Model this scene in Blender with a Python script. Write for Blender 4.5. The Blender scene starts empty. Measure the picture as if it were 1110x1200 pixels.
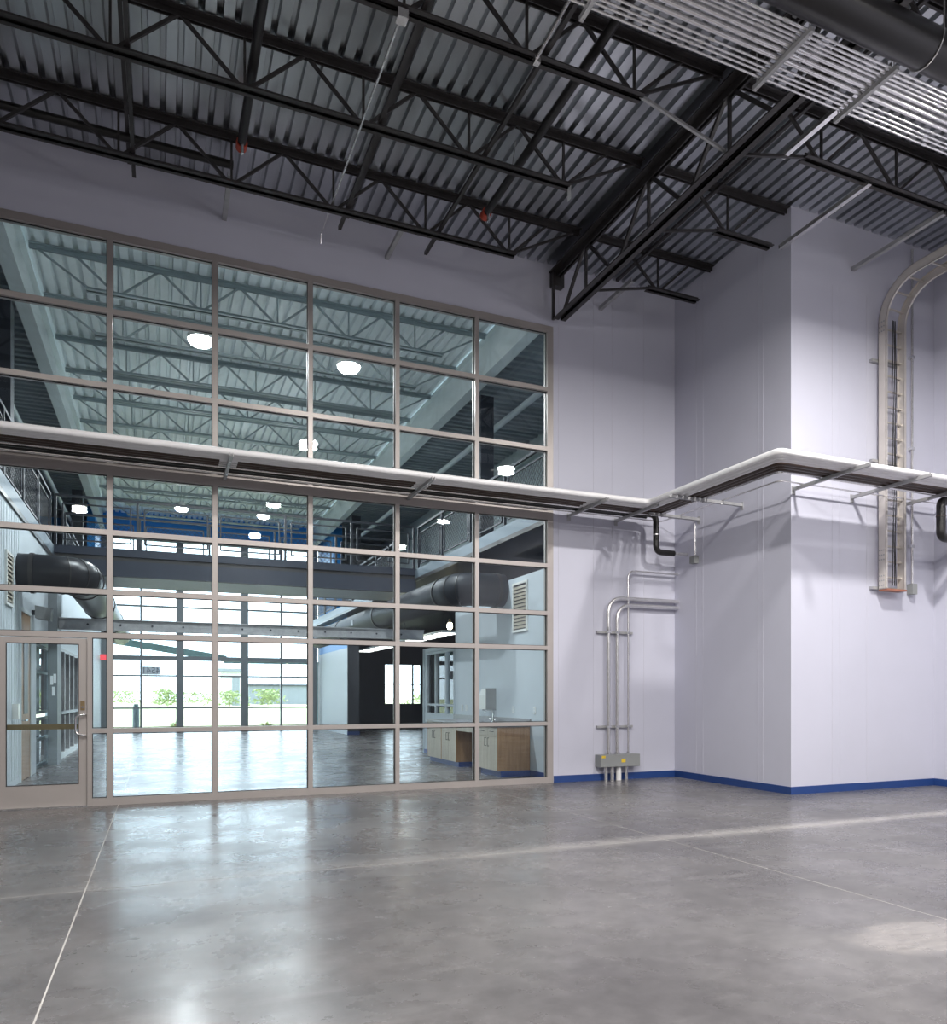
import bpy, math, random
from mathutils import Vector, Matrix
random.seed(7)
sc = bpy.context.scene
COL = sc.collection

# ------------------------------------------------------------------ camera, world, exposure
CAM_H = 1.4
YAW = math.atan(367 / 878.5)
cd = bpy.data.cameras.new('camera')
cam = bpy.data.objects.new('camera', cd)
COL.objects.link(cam)
cam.location = (0, 0, CAM_H)
cam.rotation_euler = (math.pi / 2, 0, -YAW)
cd.sensor_fit = 'HORIZONTAL'
cd.sensor_width = 36
cd.lens = 36 * 878.5 / 1110
cd.shift_y = (815.7 - 600) / 1110
cd.clip_end = 500
sc.camera = cam

w = bpy.data.worlds.new('sky')
sc.world = w
w.use_nodes = True
bg = w.node_tree.nodes['Background']
bg.inputs[0].default_value = (0.80, 0.91, 1.0, 1)
bg.inputs[1].default_value = 5.5

vs = sc.view_settings
vs.view_transform = 'Standard'
vs.look = 'None'
vs.exposure = 0.0
vs.gamma = 1
vs.use_curve_mapping = False
try:
    sc.cycles.transparent_max_bounces = 24
    sc.cycles.max_bounces = 10
    sc.cycles.diffuse_bounces = 5
    sc.cycles.sample_clamp_indirect = 6
except Exception:
    pass
LAMP_A = 310.0      # watts of each high-bay lamp in the near room
LAMP_B = 190.0      # watts of each high-bay lamp in the hall behind the glass

# ------------------------------------------------------------------ materials
def newmat(name):
    m = bpy.data.materials.new(name)
    m.use_nodes = True
    nt = m.node_tree
    return m, nt, nt.nodes['Principled BSDF'], nt.nodes, nt.links

def mat(name, col, rough=0.5, metal=0.0, var=0.06, scale=3.0, bump=0.0, bscale=60.0, spec=0.5, stretch=None, emit=None, estr=0):
    m, nt, b, N, L = newmat(name)
    b.inputs['Roughness'].default_value = rough
    b.inputs['Metallic'].default_value = metal
    b.inputs['Specular IOR Level'].default_value = spec
    tc = N.new('ShaderNodeTexCoord')
    src = tc.outputs['Object']
    if stretch:
        mp = N.new('ShaderNodeMapping')
        mp.inputs['Scale'].default_value = stretch
        L.new(src, mp.inputs[0]); src = mp.outputs[0]
    nz = N.new('ShaderNodeTexNoise')
    nz.inputs['Scale'].default_value = scale
    nz.inputs['Detail'].default_value = 5
    L.new(src, nz.inputs['Vector'])
    rp = N.new('ShaderNodeValToRGB')
    rp.color_ramp.elements[0].position = 0.3
    rp.color_ramp.elements[1].position = 0.7
    rp.color_ramp.elements[0].color = tuple(max(0, c * (1 - var)) for c in col) + (1,)
    rp.color_ramp.elements[1].color = tuple(min(1, c * (1 + var)) for c in col) + (1,)
    L.new(nz.outputs['Fac'], rp.inputs[0])
    L.new(rp.outputs[0], b.inputs['Base Color'])
    if bump:
        n2 = N.new('ShaderNodeTexNoise')
        n2.inputs['Scale'].default_value = bscale
        n2.inputs['Detail'].default_value = 3
        L.new(src, n2.inputs['Vector'])
        bp = N.new('ShaderNodeBump')
        bp.inputs['Strength'].default_value = bump
        bp.inputs['Distance'].default_value = 0.01
        L.new(n2.outputs['Fac'], bp.inputs['Height'])
        L.new(bp.outputs[0], b.inputs['Normal'])
    if emit:
        b.inputs['Emission Color'].default_value = tuple(emit) + (1,)
        b.inputs['Emission Strength'].default_value = estr
    return m

def glassmat(name, tint, refl=1.0):
    m = bpy.data.materials.new(name)
    m.use_nodes = True
    nt = m.node_tree; N = nt.nodes; L = nt.links
    N.clear()
    out = N.new('ShaderNodeOutputMaterial')
    tr = N.new('ShaderNodeBsdfTransparent'); tr.inputs[0].default_value = tuple(tint) + (1,)
    gl = N.new('ShaderNodeBsdfGlossy'); gl.inputs['Roughness'].default_value = 0.0
    gl.inputs[0].default_value = (refl, refl, refl, 1)
    fr = N.new('ShaderNodeFresnel'); fr.inputs[0].default_value = 1.38
    mx = N.new('ShaderNodeMixShader')
    L.new(fr.outputs[0], mx.inputs[0]); L.new(tr.outputs[0], mx.inputs[1]); L.new(gl.outputs[0], mx.inputs[2])
    L.new(mx.outputs[0], out.inputs[0])
    return m

def concrete(name):
    m, nt, b, N, L = newmat(name)
    geo = N.new('ShaderNodeNewGeometry')
    P = geo.outputs['Position']
    def noise(sc_, det=6, rough=0.6, stretch=None):
        n = N.new('ShaderNodeTexNoise')
        n.inputs['Scale'].default_value = sc_
        n.inputs['Detail'].default_value = det
        n.inputs['Roughness'].default_value = rough
        if stretch:
            mp = N.new('ShaderNodeMapping'); mp.inputs['Scale'].default_value = stretch
            L.new(P, mp.inputs[0]); L.new(mp.outputs[0], n.inputs['Vector'])
        else:
            L.new(P, n.inputs['Vector'])
        return n.outputs['Fac']
    def ramp(f, a, bb, ca, cb):
        r = N.new('ShaderNodeValToRGB')
        r.color_ramp.elements[0].position = a; r.color_ramp.elements[1].position = bb
        r.color_ramp.elements[0].color = ca + (1,); r.color_ramp.elements[1].color = cb + (1,)
        L.new(f, r.inputs[0]); return r.outputs[0]
    def mix(f, a, bb, mode='MIX'):
        x = N.new('ShaderNodeMix'); x.data_type = 'RGBA'; x.blend_type = mode
        if isinstance(f, float): x.inputs[0].default_value = f
        else: L.new(f, x.inputs[0])
        L.new(a, x.inputs[6])
        if isinstance(bb, tuple): x.inputs[7].default_value = bb + (1,)
        else: L.new(bb, x.inputs[7])
        return x.outputs[2]
    def math_(op, a, bb=None):
        x = N.new('ShaderNodeMath'); x.operation = op
        for i, s in enumerate((a, bb)):
            if s is None: continue
            if isinstance(s, (int, float)): x.inputs[i].default_value = s
            else: L.new(s, x.inputs[i])
        return x.outputs[0]
    base = ramp(noise(0.55), 0.32, 0.70, (0.084, 0.080, 0.083), (0.168, 0.161, 0.163))
    fine = ramp(noise(7.0, 8, 0.7), 0.3, 0.7, (0.80, 0.80, 0.80), (1.16, 1.16, 1.16))
    col = mix(1.0, base, fine, 'MULTIPLY')
    speck = ramp(noise(38.0, 3), 0.71, 0.74, (0, 0, 0), (1, 1, 1))
    col = mix(math_('MULTIPLY', speck, 0.5), col, (0.40, 0.39, 0.38))
    # trowel streaks
    st = ramp(noise(2.0, 6, 0.65, (0.35, 2.2, 1)), 0.55, 0.75, (0, 0, 0), (1, 1, 1))
    col = mix(math_('MULTIPLY', st, 0.28), col, (0.27, 0.262, 0.262))
    # dusty worn band beside the cross joint and a pale worn patch on the slab
    sep = N.new('ShaderNodeSeparateXYZ'); L.new(P, sep.inputs[0])
    wob = math_('MULTIPLY', math_('SUBTRACT', noise(1.3, 4), 0.5), 0.35)
    dy = math_('ABSOLUTE', math_('ADD', math_('SUBTRACT', sep.outputs['Y'], 6.1), wob))
    bandf = math_('SUBTRACT', 1.0, math_('MULTIPLY', dy, 5.0))
    bandf = math_('MAXIMUM', bandf, 0.0)
    xr = math_('MULTIPLY', math_('ADD', sep.outputs['X'], 1.0), 0.12)
    xr = math_('MINIMUM', math_('MAXIMUM', xr, 0.18), 1.0)
    bandf = math_('MULTIPLY', math_('MULTIPLY', bandf, xr), math_('ADD', noise(5.0, 5), 0.15))
    col = mix(math_('MINIMUM', bandf, 0.9), col, (0.40, 0.38, 0.365))
    px = math_('MULTIPLY', math_('SUBTRACT', sep.outputs['X'], 4.15), 1.15)
    py = math_('MULTIPLY', math_('SUBTRACT', sep.outputs['Y'], 3.02), 2.6)
    rr = math_('SQRT', math_('ADD', math_('MULTIPLY', px, px), math_('MULTIPLY', py, py)))
    rr = math_('ADD', rr, math_('MULTIPLY', math_('SUBTRACT', noise(3.5, 5), 0.5), 0.7))
    pf = N.new('ShaderNodeMapRange'); pf.inputs[1].default_value = 0.72; pf.inputs[2].default_value = 0.5
    L.new(rr, pf.inputs[0])
    scr = ramp(noise(6.0, 6, 0.7, (1.2, 5.0, 1)), 0.35, 0.65, (0.35, 0.35, 0.35), (1, 1, 1))
    col = mix(math_('MULTIPLY', math_('MULTIPLY', pf.outputs[0], scr), 0.62), col, (0.36, 0.335, 0.32))
    L.new(col, b.inputs['Base Color'])
    rg = N.new('ShaderNodeMapRange')
    rg.inputs[1].default_value = 0.3; rg.inputs[2].default_value = 0.7
    rg.inputs[3].default_value = 0.19; rg.inputs[4].default_value = 0.36
    L.new(noise(1.6, 7, 0.65), rg.inputs[0])
    L.new(rg.outputs[0], b.inputs['Roughness'])
    b.inputs['Specular IOR Level'].default_value = 0.28
    bp = N.new('ShaderNodeBump'); bp.inputs['Strength'].default_value = 0.010; bp.inputs['Distance'].default_value = 0.01
    L.new(noise(3.0, 4), bp.inputs['Height']); L.new(bp.outputs[0], b.inputs['Normal'])
    return m

def wood(name, c0, c1):
    m, nt, b, N, L = newmat(name)
    tc = N.new('ShaderNodeTexCoord')
    mp = N.new('ShaderNodeMapping'); mp.inputs['Scale'].default_value = (14, 14, 1.2)
    L.new(tc.outputs['Object'], mp.inputs[0])
    nz = N.new('ShaderNodeTexNoise'); nz.inputs['Scale'].default_value = 1.5; nz.inputs['Detail'].default_value = 6
    L.new(mp.outputs[0], nz.inputs['Vector'])
    rp = N.new('ShaderNodeValToRGB')
    rp.color_ramp.elements[0].color = c0 + (1,); rp.color_ramp.elements[1].color = c1 + (1,)
    rp.color_ramp.elements[0].position = .3; rp.color_ramp.elements[1].position = .7
    L.new(nz.outputs['Fac'], rp.inputs[0]); L.new(rp.outputs[0], b.inputs['Base Color'])
    b.inputs['Roughness'].default_value = .5
    return m

M = {}
M['concrete'] = concrete('polished_concrete')
M['joint'] = mat('joint_filler', (0.46, 0.44, 0.42), 0.6)
M['wall'] = mat('lavender_paint', (0.578, 0.580, 0.675), 0.55, var=0.02, scale=1.2, bump=0.06, bscale=90)
M['joint_wall'] = mat('paint_joint', (0.565, 0.56, 0.64), 0.6)
M['base'] = mat('blue_rubber_base', (0.018, 0.055, 0.21), 0.4)
M['black'] = mat('black_painted_steel', (0.030, 0.027, 0.027), 0.36, var=0.25, scale=8)
M['dark'] = mat('charcoal_steel', (0.028, 0.032, 0.042), 0.45, var=0.1)
M['slate'] = mat('slate_paint', (0.022, 0.030, 0.050), 0.5, var=0.05)
M['deck'] = mat('galvanized_deck', (0.60, 0.62, 0.64), 0.30, metal=1.0, var=0.22, scale=1.6, bump=0.10, bscale=5, stretch=(1, .35, 1))
M['galv'] = mat('galvanized_steel', (0.78, 0.77, 0.77), 0.27, metal=0.9, var=0.10, scale=14)
M['dull'] = mat('dull_galvanized', (0.42, 0.42, 0.43), 0.5, metal=0.5, var=0.12, scale=9)
M['frame'] = mat('champagne_aluminium', (0.43, 0.392, 0.372), 0.40, metal=0.35, var=0.03)
M['dark_strip'] = mat('shade_and_cable_black', (0.012, 0.012, 0.013), 0.6)  # black for the painted recess shade round panes and for the tray cables
M['glass'] = glassmat('tinted_glass', (0.917, 0.962, 0.978))
M['clear'] = glassmat('clear_glass', (0.97, 0.985, 0.985))
M['white'] = mat('white_insulation', (0.78, 0.77, 0.78), 0.5, var=0.03, scale=6)
M['brown'] = mat('dark_brown_insulation', (0.050, 0.030, 0.022), 0.35, var=0.2, scale=9)
M['rubber'] = mat('black_pipe', (0.012, 0.011, 0.011), 0.3, var=0.2)
M['piergrey'] = mat('grey_pier_paint', (0.17, 0.19, 0.20), 0.5)
M['rear'] = mat('grey_rear_wall', (0.10, 0.10, 0.115), 0.6)
M['fascia'] = mat('blue_grey_fascia', (0.17, 0.215, 0.255), 0.45)
M['bjoist'] = mat('grey_green_joist_paint', (0.33, 0.39, 0.40), 0.5, var=0.05)
M['gwall'] = mat('grey_gallery_paint', (0.44, 0.50, 0.52), 0.55)
M['darkwall'] = mat('charcoal_wall_paint', (0.058, 0.064, 0.078), 0.55)
M['bwhite'] = mat('white_wall_paint', (0.56, 0.62, 0.66), 0.55, var=0.02)
M['bsteel'] = mat('pale_painted_steel', (0.66, 0.72, 0.73), 0.5, var=0.05)
M['bdeck'] = mat('pale_painted_deck', (0.80, 0.85, 0.86), 0.5, var=0.05)
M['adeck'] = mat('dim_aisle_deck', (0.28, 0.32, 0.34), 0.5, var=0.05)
M['blue'] = mat('bright_blue_paint', (0.0, 0.21, 0.60), 0.45, var=0.03)
M['duct'] = mat('black_duct', (0.016, 0.017, 0.021), 0.36, var=0.2, scale=5, spec=0.35)
M['greyduct'] = mat('grey_duct', (0.022, 0.026, 0.034), 0.5, var=0.1, scale=5, spec=0.35)
M['oak'] = wood('pale_oak_laminate', (0.40, 0.36, 0.29), (0.50, 0.46, 0.38))
M['walnut'] = wood('brown_oak_laminate', (0.25, 0.135, 0.066), (0.36, 0.21, 0.11))
M['counter'] = mat('grey_worktop', (0.25, 0.25, 0.26), 0.3, var=0.15, scale=30)
M['bronze'] = mat('bronze_push_bar', (0.30, 0.22, 0.12), 0.35, metal=0.7)
M['chrome'] = mat('brushed_steel', (0.75, 0.75, 0.75), 0.2, metal=1.0, var=0.03)
M['plastic'] = mat('white_plastic', (0.78, 0.78, 0.74), 0.35, var=0.02)
M['tan'] = mat('tan_louver', (0.36, 0.33, 0.26), 0.5)
M['red'] = mat('red_fitting', (0.45, 0.06, 0.03), 0.4)
M['redsign'] = mat('red_sign', (0.75, 0.08, 0.10), 0.4, emit=(1, .1, .12), estr=0.6)
M['boxgrey'] = mat('grey_enclosure', (0.27, 0.28, 0.28), 0.45)
M['yellow'] = mat('yellow_sticker', (0.75, 0.52, 0.04), 0.5)
M['tray'] = mat('pale_aluminium_tray', (0.66, 0.62, 0.58), 0.4, metal=0.45, var=0.05)
M['copper'] = mat('reddish_bushing', (0.34, 0.13, 0.08), 0.5)
M['teal'] = mat('teal_grey_steel', (0.12, 0.16, 0.17), 0.5)
M['mull'] = mat('grey_far_mullion', (0.16, 0.18, 0.19), 0.45)
M['lamp'] = mat('lamp_diffuser', (1, 1, 1), 0.5, emit=(1.0, 0.97, 0.93), estr=100)
M['lampb'] = mat('hall_lamp_diffuser', (1, 1, 1), 0.5, emit=(1.0, 0.98, 0.96), estr=90)
M['lens'] = mat('added_tray_glow', (.9, .9, .88), 0.5, emit=(1, .95, .88), estr=3)  # glow added to brighten the timber boards nearby
M['bulb'] = mat('warm_bulb', (1, 1, 1), 0.5, emit=(1.0, 0.86, 0.6), estr=25)
M['grass'] = mat('dry_grass', (0.46, 0.46, 0.26), 0.9, var=0.25, scale=0.8)
M['leaf'] = mat('shrub_leaf', (0.34, 0.40, 0.20), 0.7, var=0.3, scale=4)
M['paving'] = mat('pale_paving', (0.55, 0.54, 0.52), 0.8)
M['shed'] = mat('grey_shed', (0.22, 0.24, 0.26), 0.7)
M['canopy'] = mat('green_grey_canopy', (0.10, 0.17, 0.17), 0.5)
M['paper'] = mat('paper', (0.75, 0.77, 0.78), 0.7)
M['plate'] = mat('grey_film', (0.55, 0.60, 0.64), 0.5)
M['ink'] = mat('dark_numerals', (0.16, 0.19, 0.23), 0.6)

# ------------------------------------------------------------------ mesh builder
class MB:
    def __init__(s): s.v = []; s.f = []
    def _add(s, vs, fs):
        o = len(s.v); s.v += [tuple(p) for p in vs]; s.f += [tuple(i + o for i in f) for f in fs]; return s
    def box(s, x0, x1, y0, y1, z0, z1):
        if x0 > x1: x0, x1 = x1, x0
        if y0 > y1: y0, y1 = y1, y0
        if z0 > z1: z0, z1 = z1, z0
        return s._add([(x0,y0,z0),(x1,y0,z0),(x1,y1,z0),(x0,y1,z0),(x0,y0,z1),(x1,y0,z1),(x1,y1,z1),(x0,y1,z1)],
                      [(0,3,2,1),(4,5,6,7),(0,1,5,4),(1,2,6,5),(2,3,7,6),(3,0,4,7)])
    def bar(s, p, q, w_, h_, up=(0,0,1)):
        p = Vector(p); q = Vector(q); d = (q - p).normalized(); u = Vector(up)
        if abs(d.dot(u)) > .99: u = Vector((0,1,0))
        a = d.cross(u).normalized(); c = a.cross(d).normalized()
        vs_ = []
        for e in (p, q):
            for i, j in ((-1,-1),(1,-1),(1,1),(-1,1)):
                vs_.append(e + a * (w_/2*i) + c * (h_/2*j))
        return s._add(vs_, [(0,1,2,3)[::-1],(4,5,6,7),(0,1,5,4),(1,2,6,5),(2,3,7,6),(3,0,4,7)])
    def prism(s, prof, axis, a0, a1):
        n = len(prof); vs_ = []
        for a in (a0, a1):
            for (u, v_) in prof:
                vs_.append({'x': (a,u,v_), 'y': (u,a,v_), 'z': (u,v_,a)}[axis])
        fs = [(i, (i+1) % n, n + (i+1) % n, n + i) for i in range(n)]
        return s._add(vs_, fs + [tuple(range(n))[::-1], tuple(range(n, 2*n))])
    def tube(s, pts, r, n=10, cap=True):
        P = [Vector(p) for p in pts]; rs = r if isinstance(r, (list, tuple)) else [r]*len(P)
        T = []
        for i in range(len(P)):
            a = (P[i]-P[i-1]).normalized() if i else None
            b = (P[i+1]-P[i]).normalized() if i < len(P)-1 else None
            T.append((a+b).normalized() if a and b else (a or b))
        u = Vector((0,0,1)) if abs(T[0].z) < .9 else Vector((1,0,0))
        A = T[0].cross(u).normalized()
        vs_ = []
        for i, p in enumerate(P):
            A = (A - T[i]*A.dot(T[i])).normalized(); B = T[i].cross(A)
            for k in range(n):
                t = 2*math.pi*k/n
                vs_.append(p + (A*math.cos(t) + B*math.sin(t))*rs[i])
        fs = []
        for i in range(len(P)-1):
            for k in range(n):
                fs.append((i*n+k, i*n+(k+1) % n, (i+1)*n+(k+1) % n, (i+1)*n+k))
        if cap:
            fs.append(tuple(range(n))[::-1]); fs.append(tuple(range((len(P)-1)*n, len(P)*n)))
        return s._add(vs_, fs)
    def lathe(s, prof, c, n=20):
        vs_ = []
        for (r, z) in prof:
            for k in range(n):
                t = 2*math.pi*k/n
                vs_.append((c[0]+r*math.cos(t), c[1]+r*math.sin(t), c[2]+z))
        fs = []
        for i in range(len(prof)-1):
            for k in range(n):
                fs.append((i*n+k, i*n+(k+1) % n, (i+1)*n+(k+1) % n, (i+1)*n+k))
        fs.append(tuple(range(n))[::-1]); fs.append(tuple(range((len(prof)-1)*n, len(prof)*n)))
        return s._add(vs_, fs)
    def build(s, name, m, parent=None, smooth=False):
        org = ORG.get(parent.name, Vector((0,0,0))) if parent else Vector((0,0,0))
        me = bpy.data.meshes.new(name)
        me.from_pydata([tuple(Vector(p)-org) for p in s.v], [], s.f)
        me.materials.append(M[m] if isinstance(m, str) else m)
        if smooth:
            me.polygons.foreach_set('use_smooth', [True]*len(me.polygons))
            try: me.set_sharp_from_angle(angle=math.radians(40))
            except Exception: pass
        me.validate(); me.update()
        o = bpy.data.objects.new(name, me); COL.objects.link(o)
        if parent:
            o.parent = parent; ORG[o.name] = org
        return o
ORG = {}

def thing(name, loc, label=None, cat=None, group=None, kind=None):
    o = bpy.data.objects.new(name, None); o.empty_display_size = .1
    o.location = loc; COL.objects.link(o); ORG[o.name] = Vector(loc)
    return tag(o, label, cat, group, kind)
def tag(o, label=None, cat=None, group=None, kind=None):
    if label: o['label'] = label
    if cat: o['category'] = cat
    if group: o['group'] = group
    if kind: o['kind'] = kind
    return o
def struct(o, label=None, cat=None):
    return tag(o, label, cat, None, 'structure')
def copy_tree(o, loc=None, label=None, parent=None):
    c = o.copy(); COL.objects.link(c); c.parent = parent
    if loc is not None: c.location = loc
    if label: c['label'] = label
    for ch in o.children: copy_tree(ch, parent=c)
    return c
def fillet(pts, r, n=6):
    P = [Vector(p) for p in pts]; out = [P[0]]
    for i in range(1, len(P)-1):
        a = (P[i-1]-P[i]); b = (P[i+1]-P[i]); rr = min(r, a.length*.49, b.length*.49)
        a = P[i]+a.normalized()*rr; b = P[i]+b.normalized()*rr
        for k in range(n+1):
            t = k/n; out.append(a*(1-t)**2 + P[i]*2*t*(1-t) + b*t*t)
    out.append(P[-1]); return out
def ordinal(i): return ['first','second','third','fourth','fifth','sixth','seventh','eighth','ninth','tenth','eleventh','twelfth','thirteenth','fourteenth','fifteenth'][i]

# ------------------------------------------------------------------ the near room: shell
YG = 10.67          # face of the glazed wall
XS = 8.26           # side wall beside the corner
YC = 8.08           # face of the projecting bay
XR = 11.22          # right wall
XL = -5.0; YB = -7.0
ZD = 8.36           # underside of the near deck
YF = 32.0           # far glazing of the hall
# floor slabs with saw-cut joints
fl = thing('floor', (0, 0, 0), 'grey polished concrete floor running through both rooms', 'floor', kind='structure')
xs = [XL-.3, -0.5, 4.55, 13.5]
ys = [YB-.3, -4.0, 1.0, 6.05, 11.1, 16.1, 21.1, 26.1, YF+.2]
g = .0045
for i in range(3):
    for j in range(len(ys)-1):
        MB().box(xs[i]+g, xs[i+1]-g, ys[j]+g, ys[j+1]-g, -.15, 0).build('concrete_slab', 'concrete', fl)
MB().box(xs[0], xs[-1], ys[0], ys[-1], -.2, -.001).build('joint_filler', 'joint', fl)

# walls
mw = MB()
mw.box(XL-.25, -3.22, YG+.02, YG+.3, 0, 9.2).box(5.86, 8.6, YG+.02, YG+.3, 0, 9.2)
mw.box(-3.22, 5.86, YG+.02, YG+.3, 7.36, 9.2).box(-3.22, 5.86, YG+.04, YG+.3, 4.43, 4.56)
wb = struct(mw.build('wall_back', 'wall'), 'lavender wall around the tall interior glazing', 'wall')
ws = struct(MB().box(XS, XS+.3, YC+.3, YG+.02, 0, ZD+.3).build('wall_side', 'wall'), 'lavender side wall between the glazed wall and the projecting bay', 'wall')
wp = struct(MB().box(XS, XR+.3, YC, YC+.3, 0, ZD+.3).build('wall_bay', 'wall'), 'pale lavender face of the projecting bay carrying the cable tray', 'wall')
struct(MB().box(XR, XR+.3, YB-.3, YC, 0, ZD+.3).build('wall_right', 'wall'), 'pale lavender wall at the right edge of the view', 'wall')
struct(MB().box(XL-.3, XL, YB, YG+.02, 0, ZD+.3).build('wall_left', 'rear'), 'grey wall left of the view', 'wall')
struct(MB().box(XL-.3, XR, YB-.3, YB, 0, ZD+.3).build('wall_rear', 'rear'), 'grey wall behind the viewpoint', 'wall')
# faint vertical control joints
for x in (5.96, 6.62, 6.98, 7.62):
    MB().box(x-.004, x+.004, YG+.017, YG+.03, .13, 8.2).build('control_joint', 'joint_wall', wb)
for y in (8.62, 8.72, 9.95, 10.12):
    MB().box(XS-.003, XS+.01, y-.004, y+.004, .13, 8.3).build('control_joint', 'joint_wall', ws)
for x in (9.05, 9.2, 9.75):
    MB().box(x-.004, x+.004, YC-.003, YC+.01, .13, 7.4).build('control_joint', 'joint_wall', wp)
# blue base
struct(MB().box(5.87, XS-.012, YG+.006, YG+.02, 0, .11).build('baseboard_back', 'base'), 'blue rubber base under the lavender wall right of the glazing', 'baseboard')
struct(MB().box(XS-.012, XS, YC-.012, YG+.02, 0, .11).build('baseboard_side', 'base'), 'blue rubber base along the side wall', 'baseboard')
struct(MB().box(XS, XR-.012, YC-.012, YC, 0, .11).build('baseboard_bay', 'base'), 'blue rubber base along the projecting bay', 'baseboard')
struct(MB().box(XR-.012, XR, YB, YC, 0, .11).build('baseboard_right', 'base'), 'blue rubber base at the right edge', 'baseboard')

# corrugated deck (flutes run towards the glazing)
def deck(x0, x1, y0, y1, z, pitch, depth, name, m):
    mb = MB(); top = []; n = int((x1-x0)/pitch)
    for i in range(n+1):
        x = x0+i*pitch
        top += [(x, z), (x+pitch*.60, z), (x+pitch*.68, z+depth), (x+pitch*.92, z+depth)]
    prof = top + [(top[-1][0], z+depth+.03), (x0, z+depth+.03)]
    for i in range(len(top)-1):
        (a, za), (b, zb) = top[i], top[i+1]
        mb._add([(a,y0,za),(b,y0,zb),(b,y1,zb),(a,y1,za)], [(0,1,2,3)])
    mb.box(x0, top[-1][0], y0, y1, z+depth+.01, z+depth+.05)
    return mb.build(name, m)
struct(deck(XL-.1, XR+.3, YB-.1, YG+.02, ZD, .178, .07, 'ceiling', 'deck'), 'ribbed galvanised metal roof deck over the near room', 'ceiling')

# ------------------------------------------------------------------ glazed wall
XM = [-3.16, -1.88, -.60, .68, 1.96, 3.24, 4.52, 5.80]
HW = .033
FD = .12
def frame_bar(mb, x0, x1, z0, z1): return mb.box(x0, x1, YG, YG+FD, z0, z1)
def glaze(win, x0, x1, z0, z1, glass='glass'):
    o = MB().box(x0-.008, x1+.008, YG+.055, YG+.065, z0-.008, z1+.008).build('pane', glass, win)
    gm = MB()  # black strips paint the recess shade along the pane edges
    t = .009
    for (a,b,c,d) in ((x0,x1,z0,z0+t),(x0,x1,z1-t,z1),(x0,x0+t,z0+t,z1-t),(x1-t,x1,z0+t,z1-t)):
        gm.box(a, b, YG+.042, YG+.055, c, d)
    gm.build('dark_strip', 'dark_strip', o)
w1 = thing('window_1', (1.3, YG, 4.56), 'upper grid of tall interior glazing above the pipe rack', 'window', kind='structure')
Z1 = [4.56, 5.38, 6.34, 7.36]
for i, x in enumerate(XM):
    h = HW + (.02 if i in (0, len(XM)-1) else 0)
    frame_bar(MB(), x-h, x+h, Z1[0], Z1[-1]).build('mullion', 'frame', w1)
for i in range(len(XM)-1):
    a = XM[i]+HW+(.02 if i == 0 else 0); b = XM[i+1]-HW-(.02 if i == len(XM)-2 else 0)
    frame_bar(MB(), a, b, Z1[-1]-.10, Z1[-1]).build('transom', 'frame', w1)
    frame_bar(MB(), a, b, Z1[0], Z1[0]+.1).build('transom', 'frame', w1)
    frame_bar(MB(), a, b, Z1[1]-HW, Z1[1]+HW).build('transom', 'frame', w1)
    frame_bar(MB(), a, b, Z1[2]-HW, Z1[2]+HW).build('transom', 'frame', w1)
    for z0, z1 in ((Z1[0]+.1, Z1[1]-HW), (Z1[1]+HW, Z1[2]-HW), (Z1[2]+HW, Z1[3]-.1)):
        glaze(w1, a, b, z0, z1)
w2 = thing('window_2', (1.3, YG, 0), 'lower grid of interior glazing from the floor to the pipe rack', 'window', kind='structure')
ZL = [.956, 2.175, 2.734, 3.50]
ZH = 4.24
for i, x in enumerate(XM):
    h = HW + (.02 if i in (0, len(XM)-1) else 0)
    frame_bar(MB(), x-h, x+h, 0, ZH+.19).build('mullion', 'frame', w2)
for i in range(len(XM)-1):
    a = XM[i]+HW+(.02 if i == 0 else 0); b = XM[i+1]-HW-(.02 if i == len(XM)-2 else 0)
    frame_bar(MB(), a, b, ZH, ZH+.19).build('transom', 'frame', w2)
    MB().box(a, b, YG-.02, YG, ZH+.15, ZH+.19).build('drip_cap', 'frame', w2)
    for z in ZL[1:]:
        frame_bar(MB(), a, b, z-HW, z+HW).build('transom', 'frame', w2)
    for z0, z1 in ((ZL[1]+HW, ZL[2]-HW), (ZL[2]+HW, ZL[3]-HW), (ZL[3]+HW, ZH)):
        glaze(w2, a, b, z0, z1)
    if i == 1:
        a = -.803
        frame_bar(MB(), -.857, -.803, 0, ZL[1]-HW).build('door_jamb', 'frame', w2)
    frame_bar(MB(), a, b, 0, .095).build('sill', 'frame', w2)
    frame_bar(MB(), a, b, ZL[0]-HW+.005, ZL[0]+HW-.005).build('transom', 'frame', w2)
    glaze(w2, a, b, .095, ZL[0]-HW)
    glaze(w2, a, b, ZL[0]+HW, ZL[1]-HW)
# glazed door
d1 = thing('door_1', (-1.36, YG, 0), 'glazed aluminium door with a pull handle at the left edge', 'door', kind='structure')
DX0, DX1 = -1.842, -.862
DY0, DY1 = YG+.02, YG+.075
MB().box(DX0, DX0+.09, DY0, DY1, .015, 2.13).build('stile', 'frame', d1)
MB().box(DX1-.09, DX1, DY0, DY1, .015, 2.13).build('stile', 'frame', d1)
MB().box(DX0+.09, DX1-.09, DY0, DY1, 2.06, 2.13).build('top_rail', 'frame', d1)
MB().box(DX0+.09, DX1-.09, DY0, DY1, .015, .285).build('kick_rail', 'frame', d1)
p_ = MB().box(DX0+.085, DX1-.085, YG+.045, YG+.052, .28, 2.065).build('pane', 'glass', d1)
gm = MB()  # recess shade round the door pane, painted as black strips
for (a,b,c,d) in ((DX0+.09,DX1-.09,.285,.295),(DX0+.09,DX1-.09,2.05,2.06),(DX0+.09,DX0+.1,.295,2.05),(DX1-.1,DX1-.09,.295,2.05)):
    gm.box(a, b, YG+.032, YG+.045, c, d)
gm.build('dark_strip', 'dark_strip', p_)
MB().box(DX0+.03, DX1-.03, YG+.075, YG+.115, .98, 1.045).build('push_bar', 'bronze', d1)
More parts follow.
